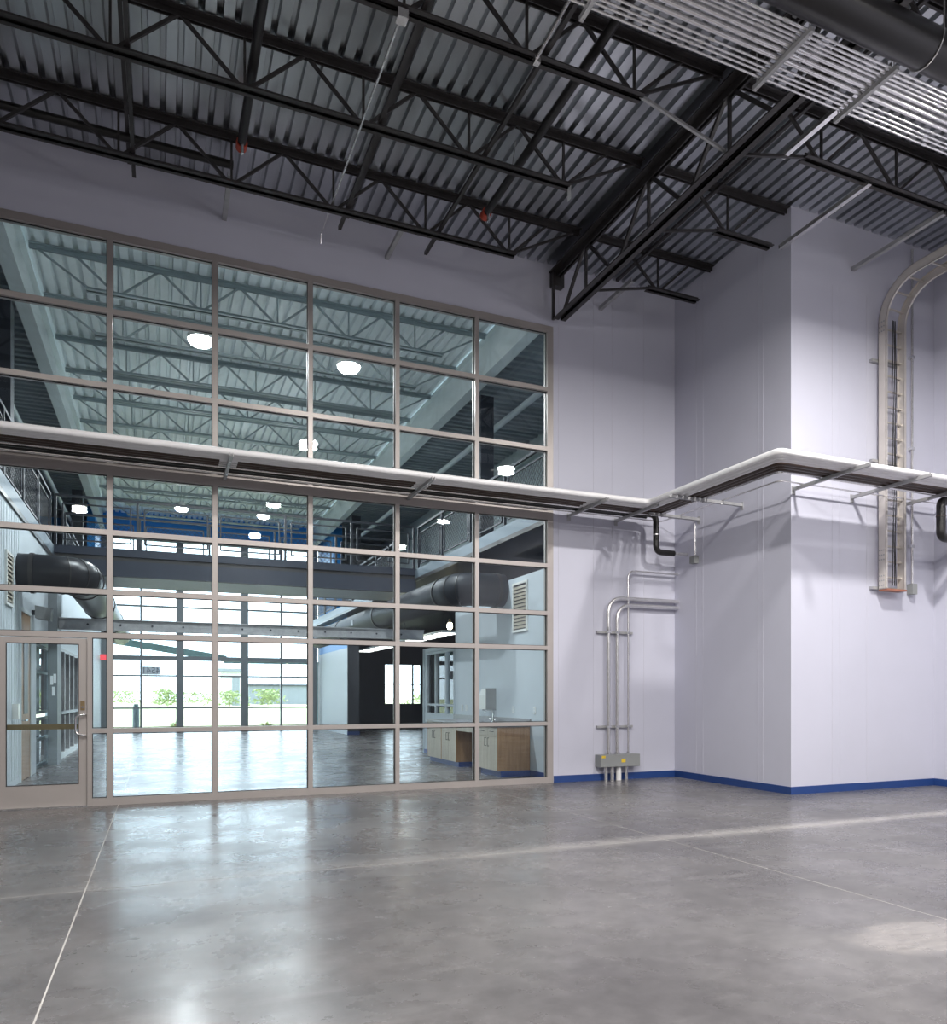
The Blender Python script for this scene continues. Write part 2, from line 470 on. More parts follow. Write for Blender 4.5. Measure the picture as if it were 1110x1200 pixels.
MB().tube(fillet([(-.875, YG+.02, 1.17), (-.875, YG-.06, 1.17), (-.985, YG-.06, 1.15), (-.985, YG-.06, .93), (-.875, YG-.06, .90), (-.875, YG+.02, .90)], .05), .013).build('pull_handle', 'chrome', d1, True)
lk = MB().box(-.935, -.885, YG+.008, YG+.02, 1.22, 1.34).build('lock_plate', 'bronze', d1)
MB().tube([(-.91, YG+.01, 1.26), (-.91, YG-.004, 1.26)], .014, 12).build('lock_cylinder', 'chrome', lk)
MB().box(DX0, DX1, YG-.02, YG+.09, 0, .012).build('threshold', 'chrome', d1)

# ------------------------------------------------------------------ near-room roof steel
def angle_pair(mb, axis, a0, a1, c, z, leg, th, gap, up):
    # two back-to-back angles; up=True: vertical legs rise from flat flange
    for s in (-1, 1):
        x_in = c + s*gap/2
        x_out = c + s*(gap/2+leg)
        xv = c + s*(gap/2+th)
        zf0, zf1 = (z, z+th) if up else (z-th, z)
        zv0, zv1 = (z, z+leg) if up else (z-leg, z)
        if axis == 'x':
            mb.box(a0, a1, x_in, x_out, zf0, zf1).box(a0, a1, x_in, xv, zv0, zv1)
        else:
            mb.box(x_in, x_out, a0, a1, zf0, zf1).box(x_in, xv, a0, a1, zv0, zv1)
    return mb
ZJT, ZJB = ZD-.005, 7.74
PAN = 1.27
def joist(y, x0, x1, bx0, bx1, label, m='black', zt=ZJT, zb=ZJB, phase=.18, group='black roof joists', brace=(True, True), cat='joist', low=False):
    t = thing('bar_joist', ((x0+x1)/2, y, zb), label, cat, group)
    angle_pair(MB(), 'x', x0, x1, y, zt, .07, .012, .03, False).build('top_chord', m, t)
    angle_pair(MB(), 'x', bx0, bx1, y, zb, .058, .012, .03, True).build('bottom_chord', m, t)
    k0 = math.ceil((bx0-phase)/PAN-.5); nodes = []
    k = k0
    while True:
        xb = phase+PAN/2+k*PAN
        if xb > bx1-.02: break
        if xb > bx0+.02: nodes.append(xb)
        k += 1
    for xb in nodes:
        for s in (-1, 1):
            xt = xb+s*PAN/2
            if x0+.05 < xt < x1-.05:
                MB().bar((xb+s*.03, y, zb+.02), (xt, y, zt-.03), .03, .034).build('web_member', m, t)
        MB().bar((xb, y, zb+.02), (xb, y, zt-.03), .025, .025).build('web_member', m, t)
    if brace[0]: MB().bar((bx0+.05, y, zb+.03), (x0-.07, y, 7.50) if low else (x0+.1, y, zt-.05), .03, .03).build('end_brace', m, t)
    if brace[1]: MB().bar((bx1-.05, y, zb+.03), (x1-.1, y, zt-.05), .03, .03).build('end_brace', m, t)
    return t
XG = 5.9
JY = [9.74, 8.17, 6.66, 5.12, 3.58, 2.04]
for i, y in enumerate(JY):
    joist(y, XL, XG-.12, XL, 4.72, 'black steel joist left of the girder, %s from the glazed wall' % ordinal(i), brace=(False, True))
    if y > YC:
        joist(y, XG+.12, XS-.01, 7.0, 7.97, 'short black steel joist between girder and side wall, %s from the glazed wall' % ordinal(i), phase=.22, brace=(True, False), low=True)
    else:
        joist(y, XG+.12, XR-.01, 7.0, XR-.4, 'black steel joist right of the girder, %s from the glazed wall' % ordinal(i), phase=.3, brace=(True, False), low=True)
tag(MB().bar((4.70, 6.66, 7.77), (XG-.06, 6.66, 7.50), .03, .03).build('chord_strut', 'dull'), 'grey strut from the third left joist to the girder bottom', 'strut')
# girder towards the glazing
gd = thing('joist_girder', (XG, 6, 7.42), 'heavy black truss girder running towards the corner of the glazed wall', 'girder')
angle_pair(MB(), 'y', 0.2, YG+.0, XG, 8.23, .11, .018, .04, False).build('top_chord', 'black', gd)
angle_pair(MB(), 'y', 0.2, YG-.12, XG, 7.42, .09, .018, .04, True).build('bottom_chord', 'black', gd)
for i, y in enumerate(JY):
    MB().bar((XG, y, 7.45), (XG, y, 8.18), .035, .035).build('web_member', 'black', gd)
    for s in (-1, 1):
        yy = y+s*.70
        if yy < YG-.2: MB().bar((XG, y+s*.04, 8.18), (XG, yy, 7.45), .04, .045).build('web_member', 'black', gd)
MB().box(XG-.1, XG+.1, YG-.1, YG+.02, 7.98, 8.22).build('bearing_seat', 'black', gd)
# small channel post under the girder end
MB().bar((XG-.1, YG-.1, 7.42), (XG-.1, YG-.1, 8.1), .04, .04).build('end_post', 'black', gd)
# bridging angles running across the joists
for i, (x, z, y1) in enumerate([(-.30, 7.80, 10.15), (-.37, 8.24, 10.6), (2.27, 7.80, 10.2), (2.47, 8.24, 10.6), (3.55, 7.80, 10.3), (6.95, 8.24, 10.5)]):
    o = MB().box(x-.022, x+.022, 2.0, y1, z-.004, z).box(x-.022, x-.018, 2.0, y1, z, z+.04).build('bridging_angle', 'black')
    tag(o, ['black angle crossing under the joists near the left edge', 'black angle tucked under the deck near the left edge', 'black angle crossing under the joists left of the silver conduit drop', 'black angle tucked under the deck left of the sprinkler main', 'black angle crossing under the joists beside the sprinkler main', 'black angle tucked under the deck right of the girder'][i], 'angle', 'bridging angles')
for i, (x, y0, y1, z) in enumerate([(.80, 9.75, YG+.02, 7.88), (3.08, 9.75, YG+.02, 7.86), (6.75, 9.75, YG+.02, 7.84)]):
    o = MB().box(x-.03, x+.03, y0, y1, z-.03, z-.024).box(x-.03, x-.024, y0, y1, z-.024, z+.03).build('wall_strut', 'dull')
    tag(o, ['grey strut from the nearest joist to the wall over the left glazing', 'grey strut from the nearest joist to the wall over the middle glazing', 'grey strut from the short joist to the wall right of the girder'][i], 'strut', 'wall struts')
# sprinkler mains
def sprink(x, y0, y1, z, r, label):
    t = thing('sprinkler_pipe', (x, y1, z), label, 'pipe')
    MB().tube([(x, y0, z), (x, y1, z)], r, 14).build('pipe', 'rubber', t, True)
    for y in (y1-2.4, y1-4.6):
        MB().tube([(x, y-.03, z), (x, y+.03, z)], r+.012, 14).build('coupling', 'rubber', t, True)
    MB().tube([(x, y1-.02, z), (x, y1+.09, z)], r+.015, 12).build('end_cap', 'red', t, True)
    MB().tube([(x, y1-.05, z-.02), (x, y1-.05, z-.16)], .02, 8).build('sprinkler_head', 'chrome', t, True)
    for y in (y1-.9, y1-3.2):
        MB().tube([(x+r+.004, y, z+.0), (x+.7*r, y, z-.8*r), (x, y, z-r-.006), (x-.7*r, y, z-.8*r), (x-r-.004, y, z), (x, y, z+.35)], .007, 6).build('hanger_loop', 'galv', t, True)
sprink(.89, 1.0, 9.25, 7.95, .050, 'thin black sprinkler pipe with a red end fitting, above the left glazing')
sprink(4.08, 1.0, 9.30, 7.95, .050, 'thick black sprinkler pipe with a red end fitting, left of the girder')
tag(MB().tube([(XL+.1, 10.05, 8.2), (.86, 10.05, 8.2)], .05, 12).build('branch_pipe', 'rubber', None, True), 'black branch pipe above the glazed wall ending over the left mullions', 'pipe')
# silver conduit drop along the joists and its box
t = thing('roof_conduit', (2.06, 6.7, 7.82), 'thin silver conduit crossing joists from a junction box to the wall', 'conduit')
MB().tube([(2.06, 6.70, 7.70), (2.06, 10.40, 7.82), (2.06, 10.46, 7.7)], .014, 8).build('pipe', 'galv', t, True)
MB().box(2.01, 2.11, 6.60, 6.70, 7.64, 7.72).build('junction_box', 'galv', t)
t = thing('roof_conduit', (3.44, 6.0, 7.8), 'short silver conduit slanting beside the third joist', 'conduit')
MB().tube([(3.44, 6.62, 7.72), (3.44, 5.0, 7.78)], .017, 8).build('pipe', 'galv', t, True)
MB().box(3.42, 3.48, 6.60, 6.66, 7.68, 7.74).build('clamp', 'galv', t)
# silver struts on the right
for i, (x, y0, y1, m) in enumerate([(8.05, 6.62, YC-.01, 'galv'), (9.45, 6.66, YC-.01, 'dull'), (6.72, 5.3, 6.7, 'galv')]):
    o = MB().box(x-.03, x+.03, y0, y1, 7.685, 7.69).box(x-.03, x-.025, y0, y1, 7.69, 7.74).box(x+.025, x+.03, y0, y1, 7.69, 7.74).build('strut_channel', m)
    tag(o, ['bright steel strut channel from a joist to the top corner of the bay', 'dull steel strut channel from a joist to the bay wall above the cable tray', 'bright steel strut channel under the conduit bundle right of the girder'][i], 'strut', 'roof strut channels')
tag(MB().box(4.70, 4.705, 8.12, 8.20, 7.58, 7.76).build('inspection_tag', 'paper'), 'white paper tag hanging at the end of the second joist', 'tag')

# conduit bundle and its trapezes
CZ = 7.35
spec = [(5.60,.012,0),(5.545,.012,0),(5.50,.012,0),(5.445,.012,0),(5.375,.024,0),(5.30,.024,0),(5.23,.024,0),(5.17,.013,0),(5.13,.013,0),(5.085,.013,0),(5.04,.013,0),
        (5.145,.012,.30),(5.09,.012,.30),(5.04,.012,.30),(4.99,.012,.30),(4.94,.012,.30)]
names_up = ['first','second','third','fourth','fifth','sixth','seventh','eighth','ninth','tenth','eleventh']
for i, (y, r, dz) in enumerate(spec):
    low = dz == 0
    k = i if low else i-11
    t = thing('ceiling_conduit', (5, y, CZ+dz), ('%s silver conduit in the bundle\'s lower layer, counting from the glazed side' if low else '%s silver conduit in the bundle\'s upper layer, counting from the glazed side') % names_up[k], 'conduit', 'silver conduits in the ceiling bundle')
    MB().tube([(XL+.1, y, CZ+dz+r), (XR-.02, y, CZ+dz+r)], r, 10).build('pipe', 'galv', t, True)
    if r > .02:
        for x in (5.45, 8.6): MB().tube([(x-.05, y, CZ+dz+r), (x+.05, y, CZ+dz+r)], r+.006, 10).build('coupling', 'chrome', t, True)
    else:
        for x in (4.4+.07*k, 7.6-.05*k): MB().tube([(x-.03, y, CZ+dz+r), (x+.03, y, CZ+dz+r)], r+.005, 8).build('coupling', 'chrome', t, True)
for i, x in enumerate((3.4, 5.35, 6.42, 8.2, 9.7)):
    t = thing('conduit_trapeze', (x, 5.3, CZ-.045), 'steel trapeze hanger under the conduit bundle, %s from the left' % ordinal(i), 'hanger', 'conduit trapeze hangers')
    for dz, y0, y1 in ((0, 4.98, 5.70), (.30, 4.90, 5.2)):
        MB().box(x-.02, x+.02, y0, y1, CZ+dz-.045, CZ+dz-.001).build('strut', 'dull', t)
    for y in (5.02, 5.66): MB().tube([(x, y, CZ-.06), (x, y, ZD)], .006, 6).build('threaded_rod', 'galv', t)
# big black pipe
t = thing('roof_drain_pipe', (6, 4.47, 6.84), 'large black pipe crossing the upper right corner', 'pipe')
MB().tube([(XL+.1, 4.47, 7.0), (XR-.02, 4.47, 7.0)], .16, 24).build('pipe', 'rubber', t, True)
for x in (6.1, 9.2, 2.0):
    pts = [(x, 4.47+.166*math.cos(a), 7.0+.166*math.sin(a)) for a in [math.pi+k*math.pi/10 for k in range(11)]]
    MB().tube([(x, 4.30, 7.6)]+pts+[(x, 4.64, 7.6)], .008, 6).build('hanger_strap', 'galv', t, True)

# ------------------------------------------------------------------ pipe rack
ZR = 4.36
SO = .26           # the rack stands further off the side wall
def rack_path(d):
    return fillet([(XL+.05, YG-d, 0), (XS-d-SO, YG-d, 0), (XS-d-SO, YC-d-.04, 0), (XR-.03, YC-d-.04, 0)], .10, 5)
ordw = ['outermost', 'middle', 'innermost']
rack_x = [-2.0, .80, 3.40, 6.15, 7.05]
for k, d in enumerate((1.01, .905, .80)):
    r = .042
    t = thing('insulated_pipe', (XS-d, YC-d, ZR), 'white insulated pipe on the wall rack, %s of three' % ordw[k], 'pipe', 'white insulated rack pipes')
    MB().tube([p+Vector((0, 0, ZR+r)) for p in rack_path(d)], r, 14).build('pipe', 'white', t, True)
    for x in (-.9, 2.1, 4.75):
        MB().tube([(x-.025, YG-d, ZR+r), (x+.025, YG-d, ZR+r)], r+.002, 14).build('jacket_seam', 'white', t, True)
for k, d in enumerate((.68, .59, .50)):
    r = .037
    t = thing('brown_pipe', (XS-d, YC-d, ZR), 'dark brown pipe behind the white ones on the rack, %s of three' % ordw[k], 'pipe', 'dark brown rack pipes')
    MB().tube([p+Vector((0, 0, ZR+r+.001)) for p in rack_path(d)], r, 12).build('pipe', 'brown', t, True)
    for x in rack_x[:-1]:
        MB().tube([(x-.11, YG-d, ZR+r+.005), (x+.11, YG-d, ZR+r+.005)], r+.004, 12).build('saddle', 'white', t, True)
for k, d in enumerate((.43, .12)):
    t = thing('rack_conduit', (XS-d, YC-d, ZR), ['thin silver conduit between the brown and black pipes on the rack', 'thin silver conduit next to the wall on the rack'][k], 'conduit')
    MB().tube([p+Vector((0, 0, ZR+.013)) for p in rack_path(d)], .012, 8).build('pipe', 'galv', t, True)
def rack_strut(p, q, label):
    p = Vector(p); q = Vector(q)
    t = thing('rack_bracket', p, label, 'bracket', 'pipe rack brackets')
    d = (q-p).normalized(); a = d.cross(Vector((0,0,1)))
    mb = MB()
    mb.bar(p+Vector((0,0,-.043)), q+Vector((0,0,-.043)), .042, .004)
    for s in (-1, 1): mb.bar(p+a*.019*s+Vector((0,0,-.021)), q+a*.019*s+Vector((0,0,-.021)), .004, .04)
    mb.build('channel', 'dull', t)
    MB().bar(p+d*.006+Vector((0,0,-.10)), p+d*.006+Vector((0,0,.02)), .06, .01, up=d).build('wall_plate', 'dull', t)
    for f in (.40, .75, .95):
        c = p+d*f
        if f < (q-p).length: MB().tube([c+Vector((0,0,-.055)), c+Vector((0,0,-.045))], .012, 6).build('bolt', 'chrome', t)
lab = ['beside the left edge above the door', 'on the mullion below the left bright lamp', 'before the fifth glazing column', 'at the right jamb of the glazing', 'halfway between the glazing and the corner']
for i, x in enumerate(rack_x):
    rack_strut((x, YG+(.02 if x > 5.9 else .04), ZR), (x, YG-1.14, ZR), 'steel channel bracket under the pipe rack, '+lab[i])
rack_strut((XS, 9.05, ZR), (XS-1.36, 9.05, ZR), 'steel channel bracket under the pipe rack, on the side wall')
rack_strut((XS, 10.05, ZR), (XS-1.0, 10.05, ZR), 'steel channel bracket under the pipe rack right in the corner')
for i, x in enumerate((8.30, 9.44, 10.54)):
    rack_strut((x, YC, ZR), (x, YC-1.25, ZR), 'steel channel bracket under the pipe rack, '+['at the outer corner of the bay', 'left of the cable tray', 'right of the cable tray'][i])
# black pipes that leave the rack
t = thing('drop_pipe', (7.62, 10.35, 3.8), 'black pipe on the rack that drops and turns into the side wall', 'pipe')
MB().tube(fillet([(XL+.05, 10.35, ZR+.055), (7.62, 10.35, ZR+.055), (7.62, 10.35, 3.80), (7.98, 10.35, 3.80)], .12), .05, 12).build('pipe', 'rubber', t, True)
MB().tube([(7.96, 10.35, 3.80), (XS, 10.35, 3.80)], .03, 12).build('copper_stub', 'galv', t, True)
MB().tube([(7.62, 10.35, 4.08), (7.62, 10.35, 4.095)], .053, 12).build('seam_band', 'galv', t, True)
tag(MB().tube([(XL+.05, 10.46, ZR+.045), (7.5, 10.46, ZR+.045)], .04, 12).build('capped_pipe', 'rubber', None, True), 'black pipe nearest the wall on the rack, ending before the corner', 'pipe')
t = thing('drop_pipe', (10.62, 7.45, 3.66), 'black drop pipe below the rack at the right edge', 'pipe')
MB().tube(fillet([(XR, 7.42, 4.24), (10.45, 7.42, 4.24), (10.45, 7.42, 3.70), (10.9, 7.42, 3.70), (XR, 7.42, 3.70)], .1), .062, 14).build('pipe', 'rubber', t, True)
MB().tube([(10.45, 7.42, 4.0), (10.45, 7.42, 4.02)], .066, 14).build('seam_band', 'brown', t, True)
# small conduit with box on the side wall
t = thing('wall_conduit', (XS, 10.1, 3.6), 'thin grey conduit dropping from the rack to a small box', 'conduit')
MB().tube(fillet([(7.7, 10.12, 4.33), (8.235, 10.12, 4.33), (8.235, 10.12, 3.72)], .10), .010, 8).build('pipe', 'galv', t, True)
MB().box(8.17, XS, 10.06, 10.18, 3.61, 3.73).build('junction_box', 'boxgrey', t)

# ------------------------------------------------------------------ conduits rising from the wall box
t = thing('wall_junction_box', (7.03, 10.6, .23), 'long grey electrical box low on the wall with two yellow stickers', 'electrical box')
MB().box(6.65, 7.42, YG-.15, YG+.02, .23, .43).build('enclosure', 'boxgrey', t)
MB().box(6.655, 7.415, YG-.156, YG-.15, .235, .425).build('cover', 'boxgrey', t)
MB().box(6.67, 6.74, YG-.159, YG-.156, .38, .42).build('sticker', 'yellow', t)
MB().box(7.05, 7.13, YG-.159, YG-.156, .30, .36).build('sticker', 'yellow', t)
tall = [(6.85, .033, 3.03, 'thick silver conduit from the wall box, leftmost, bending right into the side wall'),
        (7.02, .033, 2.92, 'thick silver conduit from the wall box, second, bending right into the side wall'),
        (7.24, .017, 3.50, 'thin silver conduit from the wall box reaching highest before bending right')]
for x, r, zt, lb in tall:
    t = thing('riser_conduit', (x, YG-.08, .43), lb, 'conduit', 'riser conduits')
    y = YG-.07
    MB().tube(fillet([(x, y, .43), (x, y, zt), (XS, y, zt)], .28 if r > .02 else .14, 10), r, 12).build('pipe', 'galv', t, True)
    MB().tube([(x, y, .43), (x, y, .47)], r+.012, 12).build('connector', 'chrome', t, True)
    MB().tube([(x, y, zt-.55), (x, y, zt-.49)], r+.006, 12).build('coupling', 'chrome', t, True)
for x, r, lb in ((6.80, .033, 'first'), (6.92, .036, 'second'), (7.05, .045, 'third'), (7.20, .03, 'fourth')):
    tag(MB().tube([(x, YG-.07, 0), (x, YG-.07, .23)], r, 12).build('floor_stub', 'white' if lb == 'third' else 'galv', None, True), '%s conduit stub from the left between floor and wall box' % lb, 'conduit', 'conduit stubs under the wall box')
for z, lb in ((2.46, 'upper'), (.89, 'lower')):
    t = thing('conduit_strap', (7, YG, z), '%s steel strut holding the riser conduits to the wall' % lb, 'strut')
    MB().box(6.66, 7.36, YG-.03, YG+.02, z-.02, z+.02).build('channel', 'dull', t)
    for x, r, zt, _ in tall:
        MB().box(x-r-.006, x+r+.006, YG-.07-r-.006, YG-.07-r-.001, z-.015, z+.015).box(x-r-.006, x-r-.001, YG-.07-r, YG-.03, z-.015, z+.015).box(x+r+.001, x+r+.006, YG-.07-r, YG-.03, z-.015, z+.015).build('clamp', 'chrome', t)

# ------------------------------------------------------------------ ladder cable tray
TX0, TX1 = 9.92, 10.35
TYB = YC-.06       # tray back plane
RH = .13           # rail height
t = thing('cable_tray', (10.15, YC-.1, 3.0), 'pale aluminium ladder cable tray bending out from the bay wall', 'cable tray')
R_ = .50; zc = 6.95
def tray_pts(off):   # off: distance from the wall side
    pts = [(TYB-off, 3.0), (TYB-off, zc)]
    for k in range(1, 11):
        a = math.pi/2*k/10
        pts.append((TYB-R_-RH + (R_+RH-off)*math.cos(a), zc + (R_+RH-off)*math.sin(a)))
    pts.append((2.0, zc+R_+RH-off))
    return pts
for x, in_ in ((TX0, 1), (TX1, -1)):
    mb = MB()
    a = tray_pts(0); b = tray_pts(RH)
    for i in range(len(a)-1):
        for th0, th1 in ((0, .006),):
            x0, x1 = x, x+.006*in_
            q = [a[i], a[i+1], b[i+1], b[i]]
            vs_ = [(x0, p[0], p[1]) for p in q] + [(x1, p[0], p[1]) for p in q]
            mb._add(vs_, [(0,1,2,3),(7,6,5,4),(0,4,5,1),(1,5,6,2),(2,6,7,3),(3,7,4,0)])
        for cc, dd in ((tray_pts(0), tray_pts(.006)), (tray_pts(RH-.006), tray_pts(RH))):
            x0, x1 = x, x+.035*in_
            q = [cc[i], cc[i+1], dd[i+1], dd[i]]
            vs_ = [(x0, p[0], p[1]) for p in q] + [(x1, p[0], p[1]) for p in q]
            mb._add(vs_, [(0,1,2,3),(7,6,5,4),(0,4,5,1),(1,5,6,2),(2,6,7,3),(3,7,4,0)])
    mb.build('side_rail', 'tray', t)
for k in range(17):
    z = 3.18+k*.232
    MB().box(TX0+.006, TX1-.006, TYB-.055, TYB-.035, z-.012, z+.012).build('rung', 'tray', t)
for k in range(1, 4):
    a = math.pi/2*k/4; rr = R_+RH-.045
    c = Vector((0, TYB-R_-RH+rr*math.cos(a), zc+rr*math.sin(a)))
    MB().bar((TX0+.006, c.y, c.z), (TX1-.006, c.y, c.z), .024, .02).build('rung', 'tray', t)
for k in range(20):
    y = TYB-R_-RH-.1-k*.232
    MB().box(TX0+.006, TX1-.006, y-.012, y+.012, zc+R_+RH-.055, zc+R_+RH-.035).build('rung', 'tray', t)
for z in (3.12, 3.50, zc-.05):
    pl = MB().box(TX0-.006, TX0, TYB-RH+.015, TYB-.015, z-.11, z+.11).build('splice_plate', 'tray', t)
    for dy in (.03, .065, .1):
        for dz in (-.07, 0, .07):
            MB().tube([(TX0-.012, TYB-RH+dy, z+dz), (TX0-.006, TYB-RH+dy, z+dz)], .011, 6).build('bolt', 'dull', pl)
MB().box(TX0+.01, TX1-.01, TYB-RH-.02, TYB-.0, 2.97, 2.995).build('end_bushing', 'copper', t)
cabs = thing('cable_bundle', (10.12, YC-.1, 3.0), 'dark cables running down inside the ladder cable tray', 'cables')
for j, dx in enumerate((-.035, 0, .03)):
    pp = [(10.13+dx+.01*math.sin(k*1.3+j), TYB-.10, 3.05+k*.33) for k in range(13)]
    MB().tube(pp, .007, 6).build('cable', 'dark_strip', cabs, True)
for i, (z0, z1) in enumerate(((3.0, 3.04), (4.9, 4.94), (6.4, 6.44))):
    tag(MB().box(9.80, 10.5, TYB+.001, YC, z0, z1).build('tray_wall_strut', 'dull'), '%s wall strut behind the ladder cable tray' % ['lowest', 'middle', 'highest'][i], 'strut', 'struts behind the cable tray')
t = thing('tray_conduit', (10.58, YC-.05, 2.95), 'thin grey conduit with a small box running up beside the cable tray', 'conduit')
MB().tube([(10.66, YC-.05, 3.1), (10.66, YC-.05, ZD-.1)], .018, 8).build('pipe', 'galv', t, True)
MB().box(10.61, 10.71, YC-.10, YC, 2.96, 3.12).build('junction_box', 'boxgrey', t)
for z in (3.7, 5.2, 6.6): MB().box(10.625, 10.695, YC-.072, YC, z-.02, z+.02).build('strap', 'chrome', t)

# ------------------------------------------------------------------ lamps
def highbay(loc, label, watts, m, r=.22, rod=None, group='high bay lamps', color=(1, .97, .93)):
    x, y, z = loc
    t = thing('high_bay_lamp', loc, label, 'lamp', group)
    MB().lathe([(r*.98, 0), (r, .02), (r, .06), (r*.55, .10), (r*.45, .2), (r*.2, .22)], (x, y, z), 24).build('housing', 'plastic', t, True)
    MB().lathe([(r*.45, -.10), (r*.75, -.075), (r*.92, -.03), (r*.92, -.001)], (x, y, z), 24).build('diffuser', m, t, True)
    if rod: MB().tube([(x, y, z+.21), (x, y, rod)], .008, 6).build('hanging_rod', 'galv', t)
    ld = bpy.data.lights.new('lamp_light', 'AREA'); ld.shape = 'DISK'; ld.size = r*1.8; ld.energy = watts; ld.color = color
    lo = bpy.data.objects.new('lamp_light', ld); COL.objects.link(lo); lo.parent = t; lo.location = (0, 0, -.125)
    return t
na = [(3.0, 4.86), (-2.2, 1.6), (7.8, 4.86), (3.0, -.6), (-2.2, -3.4), (8.2, -.6), (3.0, -5.2), (8.2, -5.2)]
for i, (x, y) in enumerate(na):
    highbay((x, y, 6.97), 'high bay lamp of the near room, %s' % ['above the middle of the floor', 'above the left of the floor', 'above the right of the floor', 'behind the viewpoint in the middle', 'behind the viewpoint on the left', 'behind the viewpoint on the right', 'by the rear wall in the middle', 'by the rear wall on the right'][i], LAMP_A, 'lamp', rod=ZD, group='high bay lamps of the near room')

# ------------------------------------------------------------------ the hall behind the glazing: shell
HX0, HX1 = -2.10, 6.00
ZB = 8.50
ZG = 4.55        # gallery floor
# left wall with door, glazed opening and storefront
ml = MB()
def wall_x(mb, x, th, y0, y1, z0, z1, holes):
    ys_ = sorted(set([y0, y1]+[h[0] for h in holes]+[h[1] for h in holes]))
    for a, b in zip(ys_[:-1], ys_[1:]):
        hs = [h for h in holes if h[0] <= a+1e-6 and h[1] >= b-1e-6]
        cuts = sorted([(h[2], h[3]) for h in hs]); z = z0
        for c0, c1 in cuts:
            if c0 > z: mb.box(x, x+th, a, b, z, c0)
            z = c1
        if z < z1: mb.box(x, x+th, a, b, z, z1)
    return mb
LH = [(14.0, 15.1, 0, 2.85), (15.75, 18.5, 0, 2.45), (18.6, 27.6, 0, 2.5)]
wl = struct(wall_x(ml, HX0-.2, .2, YG+.3, YF, 0, 4.3, LH).build('wall_hall_left', 'bwhite'), 'pale panelled wall along the left of the hall', 'wall')
for k in range(14):
    y = 11.3+k*.2
    MB().box(HX0, HX0+.006, y-.008, y+.008, .1, 4.25).build('panel_joint', 'bsteel', wl)
RH_ = [(15.45, 17.35, .95, 2.46)]
wr = struct(wall_x(wall_x(MB(), HX1, .2, YG+.3, 15.4, 0, 3.56, []), HX1, .2, 15.4, 17.5, 0, 2.56, RH_).build('wall_hall_right', 'bwhite'), 'pale blue-grey wall behind the sink cabinets in the hall', 'wall')
struct(MB().box(HX1-.012, HX1, YG+.3, 17.5, 0, .1).build('baseboard_hall_right', 'base'), 'blue base along the cabinet wall of the hall', 'baseboard')
# upper side walls beyond the galleries
struct(MB().box(-5.2, -5.0, YG+.3, YF, 4.3, 9.2).build('wall_gallery_left', 'slate'), 'dark wall behind the left gallery', 'wall')
struct(MB().box(9.0, 9.2, YG+.3, YF, 4.55, 9.2).build('wall_gallery_right', 'gwall'), 'grey wall behind the right gallery', 'wall')
struct(MB().box(12.5, 12.7, YG+.3, YF, 0, 4.3).build('wall_hall_outer', 'darkwall'), 'dark wall of the side area right of the hall', 'wall')
# gallery slabs
def gallery(x0, x1, xe, label):
    t = thing('gallery_floor', ((x0+x1)/2, 20, 4.28), label, 'gallery', kind='structure')
    MB().box(x0, x1, YG+.3, YF, 4.28, ZG).build('slab', 'slate', t)
    s = .03 if xe == x0 else -.03
    MB().box(xe-s, xe, YG+.3, YF, 4.28, 4.36).build('fascia_dark', 'black', t)
    MB().box(xe-s, xe, YG+.3, YF, 4.36, ZG+.03).build('fascia', 'fascia', t)
gallery(HX1-.05, 12.5, HX1-.05, 'upper gallery along the right of the hall with a pale fascia')
gallery(-5.0, HX0, HX0, 'upper gallery along the left of the hall with a pale fascia')
# bridge
bt = thing('footbridge', (2, 18.9, 4.0), 'dark steel footbridge crossing the hall between the galleries', 'bridge')
MB().box(HX0, HX1-.05, 18.0, 18.12, 4.0, 4.34).build('edge_beam', 'slate', bt)
MB().box(HX0, HX1-.05, 18.02, 18.1, 4.34, 4.43).build('shadow_gap', 'black', bt)
MB().box(HX0, HX1-.05, 17.97, 18.12, 4.43, 4.60).build('fascia', 'slate', bt)
MB().box(HX0, HX1-.05, 18.12, 19.85, 4.30, 4.56).build('deck', 'bsteel', bt)
MB().box(HX0, HX1-.05, 18.12, 19.73, 4.0, 4.04).build('soffit', 'bsteel', bt)
MB().box(HX0, HX1-.05, 19.73, 19.85, 4.0, 4.60).build('edge_beam', 'slate', bt)

def railing(p0, p1, label, npan, m='dark', wires=True):
    p0 = Vector(p0); p1 = Vector(p1); d = (p1-p0); Ln = d.length; d.normalize()
    t = thing('guard_railing', p0, label, 'railing', 'hall guard railings')
    up = Vector((0, 0, 1))
    MB().bar(p0+up*1.06, p1+up*1.06, .05, .05).build('top_rail', m, t)
    pw = Ln/npan
    for i in range(npan+1):
        b = p0+d*(pw*i)
        MB().bar(b, b+up*1.04, .05, .05).build('post', m, t)
    for i in range(npan):
        a = p0+d*(pw*i+.14); b = p0+d*(pw*(i+1)-.14); L_ = (b-a).length
        z0, z1 = .13, .90
        fm = MB()
        fm.bar(a+up*z0, b+up*z0, .03, .03); fm.bar(a+up*z1, b+up*z1, .03, .03)
        fm.bar(a+up*z0, a+up*z1, .03, .03); fm.bar(b+up*z0, b+up*z1, .03, .03)
        for zz in (.25, .75):
            fm.bar(a-d*.12+up*zz, a+up*zz, .02, .02); fm.bar(b+up*zz, b+d*.12+up*zz, .02, .02)
        fo = fm.build('panel_frame', m, t)
        if wires:
            wm = MB(); hgt = z1-z0; s = -hgt
            while s < L_:
                for flip in (0, 1):
                    u0 = max(0, s); u1 = min(L_, s+hgt)
                    if u1-u0 > .05:
                        za, zb_ = z0+(u0-s), z0+(u1-s)
                        if flip: za, zb_ = z0+z1-za, z0+z1-zb_
                        wm.bar(a+d*u0+up*za, a+d*u1+up*zb_, .006, .006)
                s += .11
            wm.build('wire_mesh', m, fo)
    return t
